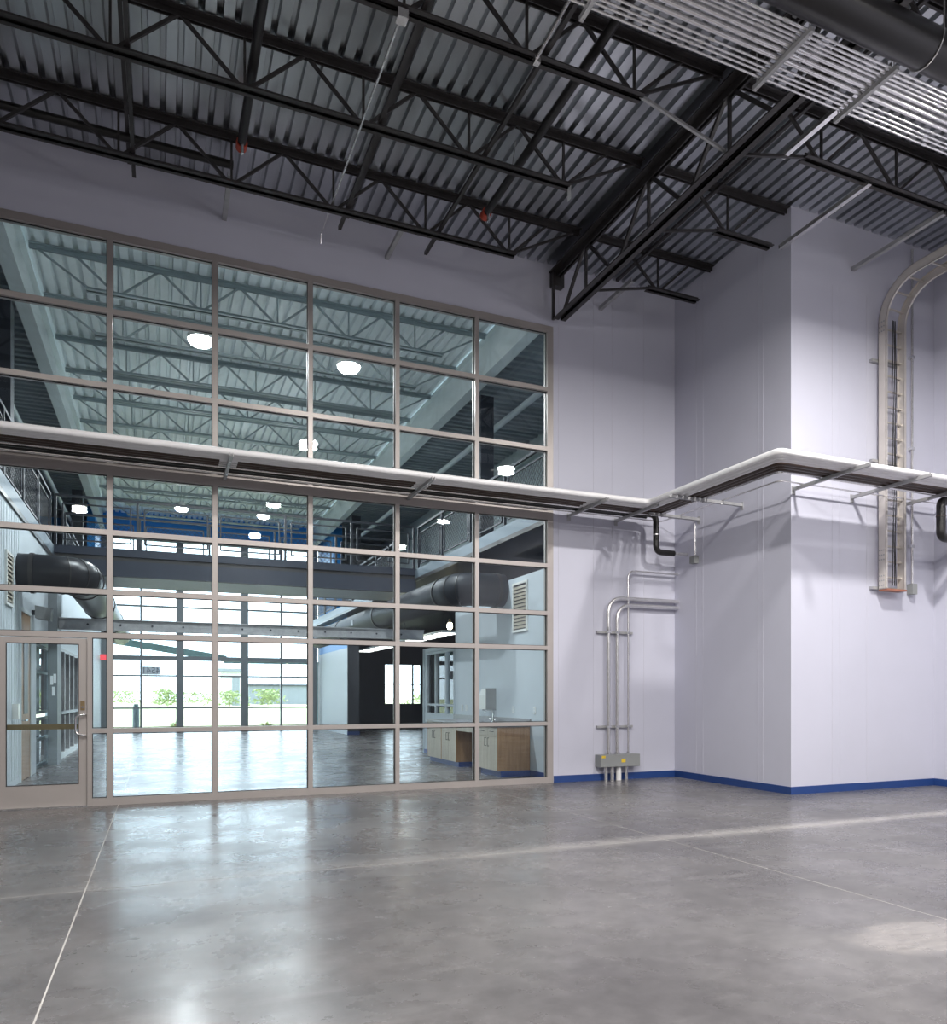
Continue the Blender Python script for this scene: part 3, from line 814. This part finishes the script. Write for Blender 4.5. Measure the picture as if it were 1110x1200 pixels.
railing((HX0+.05, 18.04, 4.60), (HX1-.1, 18.04, 4.60), 'dark mesh railing on the near side of the footbridge', 5, wires=False)
railing((HX0+.05, 19.79, 4.60), (HX1-.1, 19.79, 4.60), 'dark mesh railing on the far side of the footbridge', 5)
railing((HX1, YG+.45, ZG+.03), (HX1, 17.95, ZG+.03), 'dark mesh railing on the right gallery before the footbridge', 4)
railing((HX1, 20.0, ZG+.03), (HX1, 31.5, ZG+.03), 'dark mesh railing on the right gallery beyond the footbridge', 6)
railing((HX0-.04, YG+.45, ZG+.03), (HX0-.04, 17.95, ZG+.03), 'dark mesh railing on the left gallery before the footbridge', 4)
railing((HX0-.04, 20.0, ZG+.03), (HX0-.04, 31.5, ZG+.03), 'dark mesh railing on the left gallery beyond the footbridge', 6)

# far end wall
struct(MB().box(-5.0, 6.25, YF, YF+.3, 7.6, 9.2).build('wall_far_blue', 'blue'), 'blue wall above the tall far glazing', 'wall')
struct(MB().box(-5.0, HX0, YF, YF+.3, 4.28, 7.6).build('wall_far_left', 'slate'), 'dark end wall left of the far glazing', 'wall')
mfd = MB()
for (a,b,c,d) in ((6.25,9.1,0,9.2),(10.87,12.7,0,9.2),(9.1,10.87,0,1.0),(9.1,10.87,2.85,9.2)):
    mfd.box(a, b, YF, YF+.3, c, d)
struct(mfd.build('wall_far_right', 'darkwall'), 'dark slate end wall with a small window right of the far glazing', 'wall')
st_ = MB().box(6.25, 6.6, 26.8, YF, 0, 3.15)  # stub is pale below and blue above
struct(st_.build('wall_stub', 'bwhite'), 'pale lower part of the wall stub beside the far glazing', 'wall')
struct(MB().box(6.25, 6.6, 26.8, YF, 3.15, 4.28).box(6.25, 6.6, 29.2, YF, ZG, 8.5).build('wall_stub_blue', 'blue'), 'blue upper part of the wall stub beside the far glazing', 'wall')
struct(MB().box(HX0-.25, HX0, 29.2, YF, ZG, 8.5).build('wall_blue_left', 'blue'), 'blue return wall at the far left of the gallery', 'wall')
struct(MB().box(6.24, 6.66, 26.7, 26.8, 0, 4.28).build('trim_1', 'darkwall'), 'dark pier at the near end of the pale wall stub', 'pier')
struct(MB().box(6.22, 6.68, 26.68, 26.7, 0, .12).build('baseboard_pier', 'base'), 'blue base at the foot of the dark pier', 'baseboard')

# far glazing
wf = thing('window_3', (2, YF, 0), 'tall exterior glazing at the far end of the hall', 'window', kind='structure')
FX = [(-2.02,.10), (-.70,.035), (.72,.14), (3.20,.14), (4.67,.035), (6.05,.10)]
FZ = [(0.05,.05), (.93,.03), (2.20,.03), (2.90,.09), (4.93,.035), (6.3,.03), (7.55,.05)]
for x, h in FX: MB().box(x-h, x+h, YF+.02, YF+.2, 0, 7.6).build('mullion', 'mull', wf)
for i in range(len(FX)-1):
    a = FX[i][0]+FX[i][1]; b = FX[i+1][0]-FX[i+1][1]
    for z, h in FZ: MB().box(a, b, YF+.04, YF+.18, z-h, z+h).build('transom', 'mull', wf)
    for j in range(len(FZ)-1):
        MB().box(a-.005, b+.005, YF+.1, YF+.11, FZ[j][0]+FZ[j][1]-.005, FZ[j+1][0]-FZ[j+1][1]+.005).build('pane', 'clear', wf)
wn = thing('window_4', (10, YF, 1.0), 'small four-pane window in the dark end wall', 'window', kind='structure')
for (a,b,c,d) in ((9.1,9.16,1,2.85),(10.81,10.87,1,2.85),(10.42,10.48,1,2.85)): MB().box(a,b,YF+.05,YF+.17,c,d).build('mullion','dark',wn)
for (c, d) in ((1, 1.06), (1.9, 1.96), (2.79, 2.85)): MB().box(9.16, 10.81, YF+.06, YF+.16, c, d).build('transom', 'dark', wn)
for a, b in ((9.16, 10.42), (10.48, 10.81)):
    for c, d in ((1.06, 1.9), (1.96, 2.79)): MB().box(a, b, YF+.1, YF+.11, c, d).build('pane', 'clear', wn)
# house number film, read from outside
cu = bpy.data.curves.new('numerals', 'FONT'); cu.body = '4541'; cu.size = .34; cu.extrude = .009; cu.align_x = 'CENTER'; cu.align_y = 'CENTER'
to = bpy.data.objects.new('tmp_text', cu); COL.objects.link(to)
bpy.context.view_layer.update()
me = bpy.data.meshes.new_from_object(to.evaluated_get(bpy.context.evaluated_depsgraph_get()))
bpy.data.objects.remove(to); bpy.data.curves.remove(cu)
t = thing('number_plate', (-.34, YF+.08, 2.25), 'grey house number plate reading 4541 reversed on the far glazing', 'sign')
MB().box(-.66, -.02, YF+.082, YF+.09, 2.24, 2.56).build('plate', 'plate', t)
me.materials.clear(); me.materials.append(M['ink'])
no = bpy.data.objects.new('numerals', me); COL.objects.link(no); no.parent = t
no.rotation_euler = (math.pi/2, 0, math.pi); no.location = (0, .006, .15)

# ceiling of the hall
struct(deck(HX0+.1, HX1-.05, YG+.3, YF, ZB, .2, .07, 'ceiling_hall', 'bdeck'), 'pale painted ribbed deck over the hall', 'ceiling')
def decky(x0, x1, y0, y1, z, pitch, depth, name, m):
    mb = MB(); n = int((y1-y0)/pitch); top = []
    for i in range(n+1):
        y = y0+i*pitch; top += [(y, z), (y+pitch*.42, z), (y+pitch*.52, z+depth), (y+pitch*.9, z+depth)]
    for i in range(len(top)-1):
        (a, za), (b, zb) = top[i], top[i+1]
        mb._add([(x0,a,za),(x0,b,zb),(x1,b,zb),(x1,a,za)], [(0,1,2,3)])
    mb.box(x0, x1, y0, top[-1][0], z+depth+.01, z+depth+.05)
    return mb.build(name, m)
struct(decky(HX1+.02, 9.0, YG+.3, YF, 8.1, .25, .08, 'ceiling_aisle_right', 'adeck'), 'grey ribbed deck over the right gallery', 'ceiling')
struct(decky(-5.0, HX0-.02, YG+.3, YF, 8.1, .25, .08, 'ceiling_aisle_left', 'adeck'), 'grey ribbed deck over the left gallery', 'ceiling')
# long girders either side
for x, lb in ((HX0+.05, 'left'), (HX1+.0, 'right')):
    o = MB().box(x-.11, x+.11, YG+.3, YF, 7.72, 7.76).box(x-.02, x+.02, YG+.3, YF, 7.76, 8.44).box(x-.11, x+.11, YG+.3, YF, 8.44, 8.48).build('roof_girder', 'bsteel')
    tag(o, 'pale steel girder along the %s side of the hall roof' % lb, 'girder', 'hall roof girders')
# hall joists
p0 = None
for i in range(12):
    y = 11.9+i*1.62
    lb = 'pale steel roof joist of the hall, %s from the interior glazing' % ordinal(i)
    if p0 is None:
        p0 = joist(y, HX0+.2, HX1-.1, HX0+1.0, HX1-1.0, lb, 'bjoist', ZB-.005, 7.92, .0, 'hall roof joists')
    else:
        copy_tree(p0, Vector(p0.location)+Vector((0, y-11.9, 0)), lb)
# roof pipes of the hall
for i, (x, z, r) in enumerate(((7.1, 7.55, .07), (-2.9, 7.5, .07))):
    tag(MB().tube([(x, YG+.3, z), (x, YF, z)], r, 12).build('gallery_pipe', 'bwhite', None, True), 'pale pipe under the deck above the %s gallery' % ['right', 'left'][i], 'pipe')
# upper columns
for i, (x, y, z0) in enumerate(((HX0-.25, 14.0, ZG+.03), (HX1+.35, 14.6, ZG), (HX0-.25, 26.0, ZG+.03), (HX1+.35, 26.0, ZG))):
    tag(MB().box(x-.15, x+.15, y-.15, y+.15, z0, 7.72).build('gallery_column', 'dark'), 'dark square column on the %s' % ['left gallery nearest the interior glazing', 'right gallery nearest the interior glazing', 'left gallery beyond the footbridge', 'right gallery beyond the footbridge'][i], 'column', 'gallery columns')
# lamps of the hall
for i, (x, y, z) in enumerate(((.64, 13.65, 7.5), (3.22, 13.7, 7.5), (.64, 20.35, 7.5), (3.22, 20.35, 7.5), (.64, 26.15, 7.5), (3.22, 26.15, 7.5))):
    highbay((x, y, z), 'high bay lamp of the hall, %s' % ['left of the two bright ones', 'right of the two bright ones', 'left one over the footbridge', 'right one over the footbridge', 'far left one', 'far right one'][i], LAMP_B, 'lampb', rod=ZB, group='high bay lamps of the hall', color=(.95, .98, 1))

# ------------------------------------------------------------------ ducts
def duct(path, r, label, m, rf, collars):
    t = thing('round_duct', path[-1], label, 'duct')
    pts = fillet(path, rf, 8)
    MB().tube(pts, r, 28).build('duct_body', m, t, True)
    for p, d in collars:
        p = Vector(p); d = Vector(d).normalized()
        MB().tube([p-d*.03, p+d*.03], r+.018, 28).build('collar', 'black', t, True)
    # gored elbow seams
    for k in (3, 5, 7):
        a = pts[k]; b = pts[k+1]; d = (b-a).normalized()
        MB().tube([a-d*.008, a+d*.008], r+.008, 28).build('seam', 'black', t, True)
    return t
ld_ = duct([(HX0, 13.9, 3.38), (-1.22, 13.9, 3.38), (-1.22, 27.2, 3.38)], .31, 'black round duct elbowing out of the left hall wall', 'duct', .5,
     [((-1.9, 13.9, 3.38), (1,0,0)), ((-1.22, 14.55, 3.38), (0,1,0)), ((-1.22, 18, 3.38), (0,1,0)), ((-1.22, 22, 3.38), (0,1,0))])
rd_ = duct([(HX1, 12.95, 3.40), (5.15, 12.95, 3.40), (5.15, 26.5, 3.40)], .31, 'black round duct elbowing out of the right hall wall', 'greyduct', .5,
     [((5.85, 12.95, 3.4), (1,0,0)), ((5.15, 13.7, 3.4), (0,1,0)), ((5.15, 18.2, 3.4), (0,1,0)), ((5.15, 22.4, 3.4), (0,1,0))])
for y in (16.0, 20.2):
    MB().box(4.83, 4.85, y-.12, y+.12, 3.32, 3.48).build('diffuser_grille', 'black', rd_)
# louvres
def louver(x, y0, y1, z0, z1, s, label):
    t = thing('wall_louver', (x, (y0+y1)/2, z0), label, 'louver')
    fm = MB()
    for (a,b,c,d) in ((y0,y1,z0,z0+.04),(y0,y1,z1-.04,z1),(y0,y0+.04,z0+.04,z1-.04),(y1-.04,y1,z0+.04,z1-.04)):
        fm.box(x, x+s*.03, a, b, c, d)
    fm.build('frame', 'plastic', t)
    MB().box(x, x+s*.006, y0+.04, y1-.04, z0+.04, z1-.04).build('backing', 'dark', t)
    z = z0+.07
    while z < z1-.06:
        MB().prism([(x+s*.006, z+.035), (x+s*.024, z-.01), (x+s*.024, z), (x+s*.006, z+.045)], 'y', y0+.04, y1-.04).build('slat', 'tan', t)
        z += .065
louver(HX1, 11.86, 12.45, 2.56, 3.46, -1, 'tan wall louver beside the right duct in the hall')
louver(HX0, 12.75, 13.3, 2.75, 3.55, 1, 'tan wall louver beside the left duct in the hall')

# ------------------------------------------------------------------ left side of the hall
# door 2 frame and leaf
d2 = thing('door_2', (HX0, 14.5, 0), 'tall brown door in a pale frame in the left hall wall', 'door', kind='structure')
for y in (14.0, 15.04): MB().box(HX0-.2, HX0+.02, y, y+.06, 0, 2.85).build('jamb', 'bsteel', d2)
MB().box(HX0-.2, HX0+.02, 14.06, 15.04, 2.79, 2.85).build('head', 'bsteel', d2)
lf = MB().box(HX0-.035, HX0+.005, 14.06, 15.04, .01, 2.79).build('leaf', 'walnut', d2)
MB().box(HX0+.005, HX0+.012, 14.35, 14.75, 1.1, 2.5).build('vision_panel', 'dark', d2)
MB().tube(fillet([(HX0+.005, 14.16, 1.0), (HX0+.065, 14.16, 1.0), (HX0+.065, 14.3, 1.0)], .02), .012, 8).build('lever', 'chrome', lf, True)
tag(MB().box(HX0, HX0+.09, 13.3, 13.42, 1.05, 1.28).build('wall_button', 'plastic'), 'pale door operator button on the left hall wall', 'button')
sp = thing('wall_speaker', (HX0+.1, 15.25, 2.78), 'small grey speaker on the left wall near the tall brown door', 'speaker')
MB().prism([(HX0+.06, 2.78), (HX0+.3, 2.74), (HX0+.32, 2.96), (HX0+.06, 3.0)], 'y', 15.15, 15.4).build('cabinet', 'boxgrey', sp)
MB().box(HX0, HX0+.06, 15.22, 15.32, 2.84, 2.92).build('mount', 'dark', sp)
# glazed opening to the outside
w5 = thing('window_5', (HX0, 16.4, 0), 'bright narrow glazed opening left of the grey pier', 'window', kind='structure')
for y in (15.75, 18.44): MB().box(HX0-.15, HX0-.09, y, y+.06, 0, 2.45).build('mullion', 'teal', w5)
for z in (0, .52, .92, 1.05, 1.85, 2.36): MB().box(HX0-.15, HX0-.09, 15.81, 18.44, z, z+.06).build('transom', 'teal', w5)
for z0, z1 in ((.06, .52), (.58, .92), (1.11, 1.85), (1.91, 2.36)): MB().box(HX0-.125, HX0-.115, 15.81, 18.44, z0, z1).build('pane', 'clear', w5)
# grey pier under the bridge with papers
pr = tag(MB().box(HX0, HX0+.17, 17.3, 17.95, 0, 4.0).build('grey_pier', 'piergrey'), 'grey square pier under the left end of the footbridge', 'pier')
for i, (x, z) in enumerate(((-2.03, 1.72), (-1.975, 1.76), (-2.0, 1.50))):
    tag(MB().box(x-.025, x+.025, 17.292, 17.299, z-.09, z+.09).build('paper_notice', 'paper'), 'white paper notice on the grey pier, %s' % ['upper left', 'upper right', 'lower'][i], 'paper', 'paper notices')
# storefront along the left wall
w6 = thing('window_6', (HX0, 23, 0), 'row of dark storefront panes receding along the left hall wall', 'window', kind='structure')
for k in range(10):
    y = 18.6+k
    if y > 27.5: y = 27.5
    MB().box(HX0-.14, HX0+.06, y, y+.1, .12, 2.42).build('mullion', 'dull', w6)
MB().box(HX0-.15, HX0+.07, 18.6, 27.6, 0, .12).build('sill', 'bsteel', w6)
MB().box(HX0-.15, HX0+.02, 18.6, 27.6, 2.42, 2.5).build('head', 'dull', w6)
for k in range(9): MB().box(HX0-.075, HX0-.065, 18.7+k, 19.6+k, .12, 2.42).build('pane', 'glass', w6)
MB().box(HX0+.06, HX0+.11, 18.6, 27.6, 1.0, 1.06).build('handrail', 'bwhite', w6)
for k in range(9): MB().box(HX0-.19, HX0-.16, 18.6+k, 19.6+k, .12, 2.42).build('dark_backdrop', 'teal', w6)  # dark sheets added behind the panes, standing in for a dim interior
# cross beam
t = thing('cross_beam', (2, 17.6, 2.78), 'low galvanised beam crossing the hall under the footbridge', 'beam')
MB().box(HX0+.17, HX1, 17.55, 17.6, 2.80, 3.0).box(HX0+.17, HX1, 17.5, 17.65, 2.78, 2.80).box(HX0+.17, HX1, 17.5, 17.65, 3.0, 3.02).build('beam_web', 'dull', t)
for k in range(12):
    x = -1.4+k*.62
    MB().tube([(x, 17.535, 2.9), (x, 17.55, 2.9)], .022, 8).build('bolt', 'dark', t)
# red sign
t = thing('exit_sign', (HX0+.1, 30.6, 2.7), 'small red sign at the far end of the left hall wall', 'sign')
MB().box(HX0+.06, HX0+.34, 30.58, 30.62, 2.72, 2.93).build('face', 'redsign', t)
MB().box(HX0, HX0+.06, 30.57, 30.63, 2.78, 2.87).build('bracket', 'plastic', t)

# ------------------------------------------------------------------ sink cabinets
CX0 = 5.36
def handle(mb, y, z0, z1): 
    return mb.tube([(CX0-.02, y, z0), (CX0-.05, y, z0), (CX0-.05, y, z1), (CX0-.02, y, z1)], .006, 6)
def cabinet(y0, y1, label, endpanel):
    t = thing('base_cabinet', ((CX0+HX1)/2, (y0+y1)/2, 0), label, 'cabinet', 'sink base cabinets')
    MB().box(CX0+.02, HX1-.013, y0+.02, y1-.02, .1, .86).build('body', 'oak', t)
    for y, s in ((y0, 1), (y1, -1)):
        MB().box(CX0, HX1-.013, y, y+.02*s, .1, .86).build('end_panel', 'walnut' , t)
    MB().box(CX0+.06, HX1-.013, y0, y1, 0, .1).build('toe_kick', 'base', t)
    ym = (y0+y1)/2
    for a, b, hy in ((y0+.022, ym-.003, ym-.06), (ym+.003, y1-.022, ym+.06)):
        dr = MB().box(CX0, CX0+.018, a, b, .70, .855).build('drawer', 'oak', t)
        do = MB().box(CX0, CX0+.018, a, b, .105, .692).build('door', 'oak', t)
        MB().tube([(CX0, hy, .52), (CX0-.03, hy, .52), (CX0-.03, hy, .66), (CX0, hy, .66)], .006, 6).build('handle', 'dark', do)
        MB().tube([(CX0, (a+b)/2-.06, .78), (CX0-.03, (a+b)/2-.06, .78), (CX0-.03, (a+b)/2+.06, .78), (CX0, (a+b)/2+.06, .78)], .006, 6).build('handle', 'dark', dr)
cabinet(11.76, 12.62, 'pale oak base cabinet with brown end panel nearest the glazing', True)
cabinet(13.72, 14.56, 'pale oak base cabinet beyond the open knee space', True)
cabinet(14.565, 15.42, 'pale oak base cabinet at the far end of the counter', True)
t = thing('worktop', (5.68, 13.6, .86), 'grey worktop with backsplash over the sink cabinets', 'worktop')
MB().box(CX0-.02, HX1-.013, 11.73, 15.44, .861, .90).build('slab', 'counter', t)
MB().box(HX1-.033, HX1-.001, 11.73, 15.44, .90, 1.0).build('backsplash', 'counter', t)
MB().box(CX0+.005, CX0+.02, 12.625, 13.715, .72, .861).build('apron', 'oak', t)
sk = MB().box(5.52, 5.88, 12.85, 13.45, .901, .906).build('sink_rim', 'chrome', t)
f_ = thing('faucet', (5.9, 13.15, .90), 'slim chrome gooseneck faucet on the worktop', 'faucet')
MB().tube(fillet([(5.9, 13.15, .906), (5.9, 13.15, 1.13), (5.74, 13.15, 1.13), (5.74, 13.15, 1.06)], .06), .011, 8).build('spout', 'chrome', f_, True)
MB().tube([(5.9, 13.15, .902), (5.9, 13.15, .925)], .03, 12).build('base', 'chrome', f_, True)
for s in (-1, 1): MB().tube([(5.9, 13.15+.09*s, .902), (5.9, 13.15+.09*s, .95), (5.88, 13.15+.13*s, .96)], .012, 8).build('handle', 'chrome', f_, True)
t = thing('towel_dispenser', (5.9, 13.5, 1.13), 'white paper towel dispenser above the worktop', 'dispenser')
MB().prism([(HX1-.0, 1.14), (5.80, 1.14), (5.79, 1.42), (5.84, 1.53), (HX1-.0, 1.55)], 'y', 13.25, 13.58).build('cover', 'plastic', t)
MB().box(5.79, HX1, 13.235, 13.25, 1.13, 1.55).build('side', 'boxgrey', t)
MB().box(5.84, 5.95, 13.3, 13.53, 1.12, 1.139).build('slot', 'dark', t)
for i, (y, z) in enumerate(((14.75, 1.15), (14.98, 1.15), (12.45, 1.15), (11.6, 1.15))):
    t = thing('wall_outlet', (HX1, y, z), 'white outlet plate on the cabinet wall, %s' % ['near one of the pair', 'far one of the pair', 'between the dispenser and the glazing', 'nearest the glazing'][i], 'outlet', 'wall outlets')
    MB().box(HX1-.012, HX1, y-.04, y+.04, z-.06, z+.06).build('plate', 'plastic', t)
    for dz in (-.025, .025): MB().box(HX1-.016, HX1-.012, y-.018, y+.018, z+dz-.018, z+dz+.018).build('socket', 'bwhite', t)
# interior window with timber room behind
w7 = thing('window_7', (HX1, 16.4, .95), 'white-framed interior window beyond the sink counter', 'window', kind='structure')
for y in (15.45, 15.97, 16.66, 17.28): MB().box(HX1-.01, HX1+.06, y, y+.06, .95, 2.46).build('mullion', 'bwhite', w7)
for a, b in ((15.51, 15.97), (16.03, 16.66), (16.72, 17.28)):
    for z in (.95, 1.17, 2.40): MB().box(HX1-.01, HX1+.06, a, b, z, z+.05).build('transom', 'bwhite', w7)
    MB().box(HX1+.04, HX1+.05, a, b, 1.22, 2.4).build('pane', 'glass', w7)
    MB().box(HX1+.04, HX1+.05, a, b, 1.0, 1.17).build('pane', 'glass', w7)
bw = struct(MB().box(6.84, 6.99, 15.4, 19.8, 0, 2.7).build('wall_timber', 'slate'), 'dark wall clad with timber boards behind the interior window', 'wall')
for k in range(12): y = 15.55+k*.36; MB().box(6.80, 6.84, y-.1, y+.1, .1, 2.65).build('board', 'walnut', bw)
struct(MB().box(HX1-.02, HX1+.22, 17.5, 17.56, 0, 2.56).build('trim_2', 'bwhite'), 'white corner trim at the end of the cabinet wall', 'trim')
# added glowing tray, standing in for a likely reflection, and pendants beyond
t = thing('added_glow_tray', (7.3, 24, 3.08), 'long pale added glowing tray beyond the cabinet wall', 'glowing tray')
MB().box(7.0, 7.6, 19.0, 29.0, 3.13, 3.18).build('tray', 'bsteel', t)
for k in range(11): MB().box(7.05, 7.55, 19.2+k*.88, 19.75+k*.88, 3.11, 3.129).build('lens', 'lens', t)  # glowing plates added under the tray to light the boards
for y in (19.6, 24, 28.4): MB().tube([(7.3, y, 3.18), (7.3, y, 4.28)], .008, 6).build('cable', 'dark', t)
for i, (x, y, z) in enumerate(((7.85, 20.6, 3.36), (6.60, 21.0, 3.05))):
    t = thing('pendant_lamp', (x, y, z), 'small glowing pendant lamp, %s' % ['the one over the interior window', 'the one by the added glowing tray'][i], 'lamp', 'pendant lamps')
    MB().lathe([(.05, .0), (.085, .07), (.07, .17), (.04, .2)], (x, y, z), 14).build('bulb', 'bulb', t, True)
    MB().lathe([(.045, .2), (.04, .3)], (x, y, z), 14).build('cap', 'bronze', t, True)
    MB().tube([(x, y, z+.3), (x, y, 4.28)], .006, 6).build('cord', 'dark', t)

# ------------------------------------------------------------------ outside
struct(MB().box(-160, 200, YF+3.2, 330, -.25, -.1).build('ground', 'grass'), 'dry pale grass field outside the far glazing', 'ground')
struct(MB().box(-60, 80, YF+.3, YF+3.2, -.2, -.03).build('pavement', 'paving'), 'pale paving strip outside the far glazing', 'pavement')
struct(MB().box(-40, -2.4, 8, YF+.3, -.25, -.1).build('ground_side', 'grass'), 'grass outside the left opening', 'ground')
bo = thing('bollard', (-.9, YF+.9, -.03), 'grey capped bollard outside the far glazing', 'bollard')
MB().tube([(-.9, YF+.9, -.03), (-.9, YF+.9, .95)], .13, 16).build('post', 'teal', bo, True)
MB().tube([(-.9, YF+.9, .95), (-.9, YF+.9, 1.08)], [.11, .09], 16).build('cap', 'teal', bo, True)
cn = thing('canopy_frame', (.5, YF+1.6, 0), 'green-grey sloping canopy beam outside the far glazing', 'canopy')
MB().bar((-2.4, YF+1.6, 3.75), (2.6, YF+1.6, 2.98), .12, .28).build('rafter', 'canopy', cn)
MB().bar((2.5, YF+1.6, 2.86), (6.5, YF+1.6, 2.86), .1, .12).build('beam', 'canopy', cn)
MB().bar((6.5, YF+1.6, -.03), (6.5, YF+1.6, 2.92), .14, .14).build('post', 'canopy', cn)
MB().bar((-2.4, YF+1.6, -.03), (-2.4, YF+1.6, 3.7), .14, .14).build('post', 'canopy', cn)
def shrub(x, y, h, wd, label, spiky=False):
    t = thing('shrub', (x, y, -.1), label, 'shrub', 'shrubs outside')
    mb = MB()
    n = 40 if spiky else 260
    for k in range(n):
        if spiky:
            a = random.uniform(0, 6.283); l = h*random.uniform(.6, 1)
            p = Vector((x, y, -.1)); q = p+Vector((math.cos(a)*wd*random.uniform(.3,.6), math.sin(a)*wd*.5, l)); s = Vector((-math.sin(a), math.cos(a), 0))*.05
            mb._add([p-s, p+s, q], [(0,1,2)])
        else:
            u = random.gauss(0, .3); v_ = random.gauss(0, .3); zz = random.uniform(.08, 1)**.8
            c = Vector((x+u*wd*(1.15-zz*.5), y+v_*wd*.8, -.1+zz*h)); s = h*.10
            d1_ = Vector((random.uniform(-1,1), random.uniform(-1,1), random.uniform(-.4,1))).normalized()*s*1.6
            d2_ = d1_.cross(Vector((random.random(), random.random(), random.random()))).normalized()*s*.6
            mb._add([c-d1_, c+d2_, c+d1_, c-d2_], [(0,1,2,3)])
    mb.build('foliage', 'leaf', t)
    MB().tube([(x, y, -.12), (x, y, h*.4)], .05, 6).build('stem', 'walnut', t)
shrub(.7, 110, 2.4, 3.2, 'bright green shrub seen left of the first thick far mullion')
shrub(9.0, 110, 2.2, 5.0, 'wide pale shrub seen right of the first thick far mullion')
shrub(13.9, 108, 2.4, 3.6, 'green shrub before the dark shed')
shrub(5.5, 150, 2.2, 8.0, 'low distant shrub at the horizon in the middle')
shrub(-6.5, 150, 2.4, 8.0, 'low distant shrub at the horizon on the left')
shrub(21.5, 96, 1.6, 3.4, 'green shrub right of the dark shed')
shrub(.62, 35.7, .45, .7, 'small spiky plant beside the paving left of the first thick mullion', True)
shrub(4.6, 36.2, .4, 1.0, 'small spiky plant beside the paving near the right of the far glazing', True)
for i, (x, y, h, wd) in enumerate(((36, 100, 2.4, 7), (48, 118, 2.6, 9))): shrub(x, y, h, wd, 'distant shrub seen through the small window, %s' % ['left', 'right'][i])
sh = thing('shed', (22, 142, -.1), 'long dark grey shed on the far side of the field', 'shed')
MB().box(14.7, 31, 140, 146, -.1, 3.3).build('walls', 'shed', sh)
MB().prism([(139.6, 3.3), (146.4, 3.3), (146.4, 3.7), (139.6, 3.5)], 'x', 14.4, 31.3).build('roof', 'dark', sh)
bp_ = thing('utility_block', (10.4, 124, -.1), 'pale blocky building with a dark doorway at the horizon', 'building')
MB().box(8.8, 11.6, 122, 126, -.1, 5.2).build('walls', 'paving', bp_)
MB().box(10.3, 11.4, 121.95, 122, -.1, 4.4).build('doorway', 'shed', bp_)
MB().box(8.2, 12.2, 121.4, 126.4, 5.2, 5.7).build('roof', 'shed', bp_)
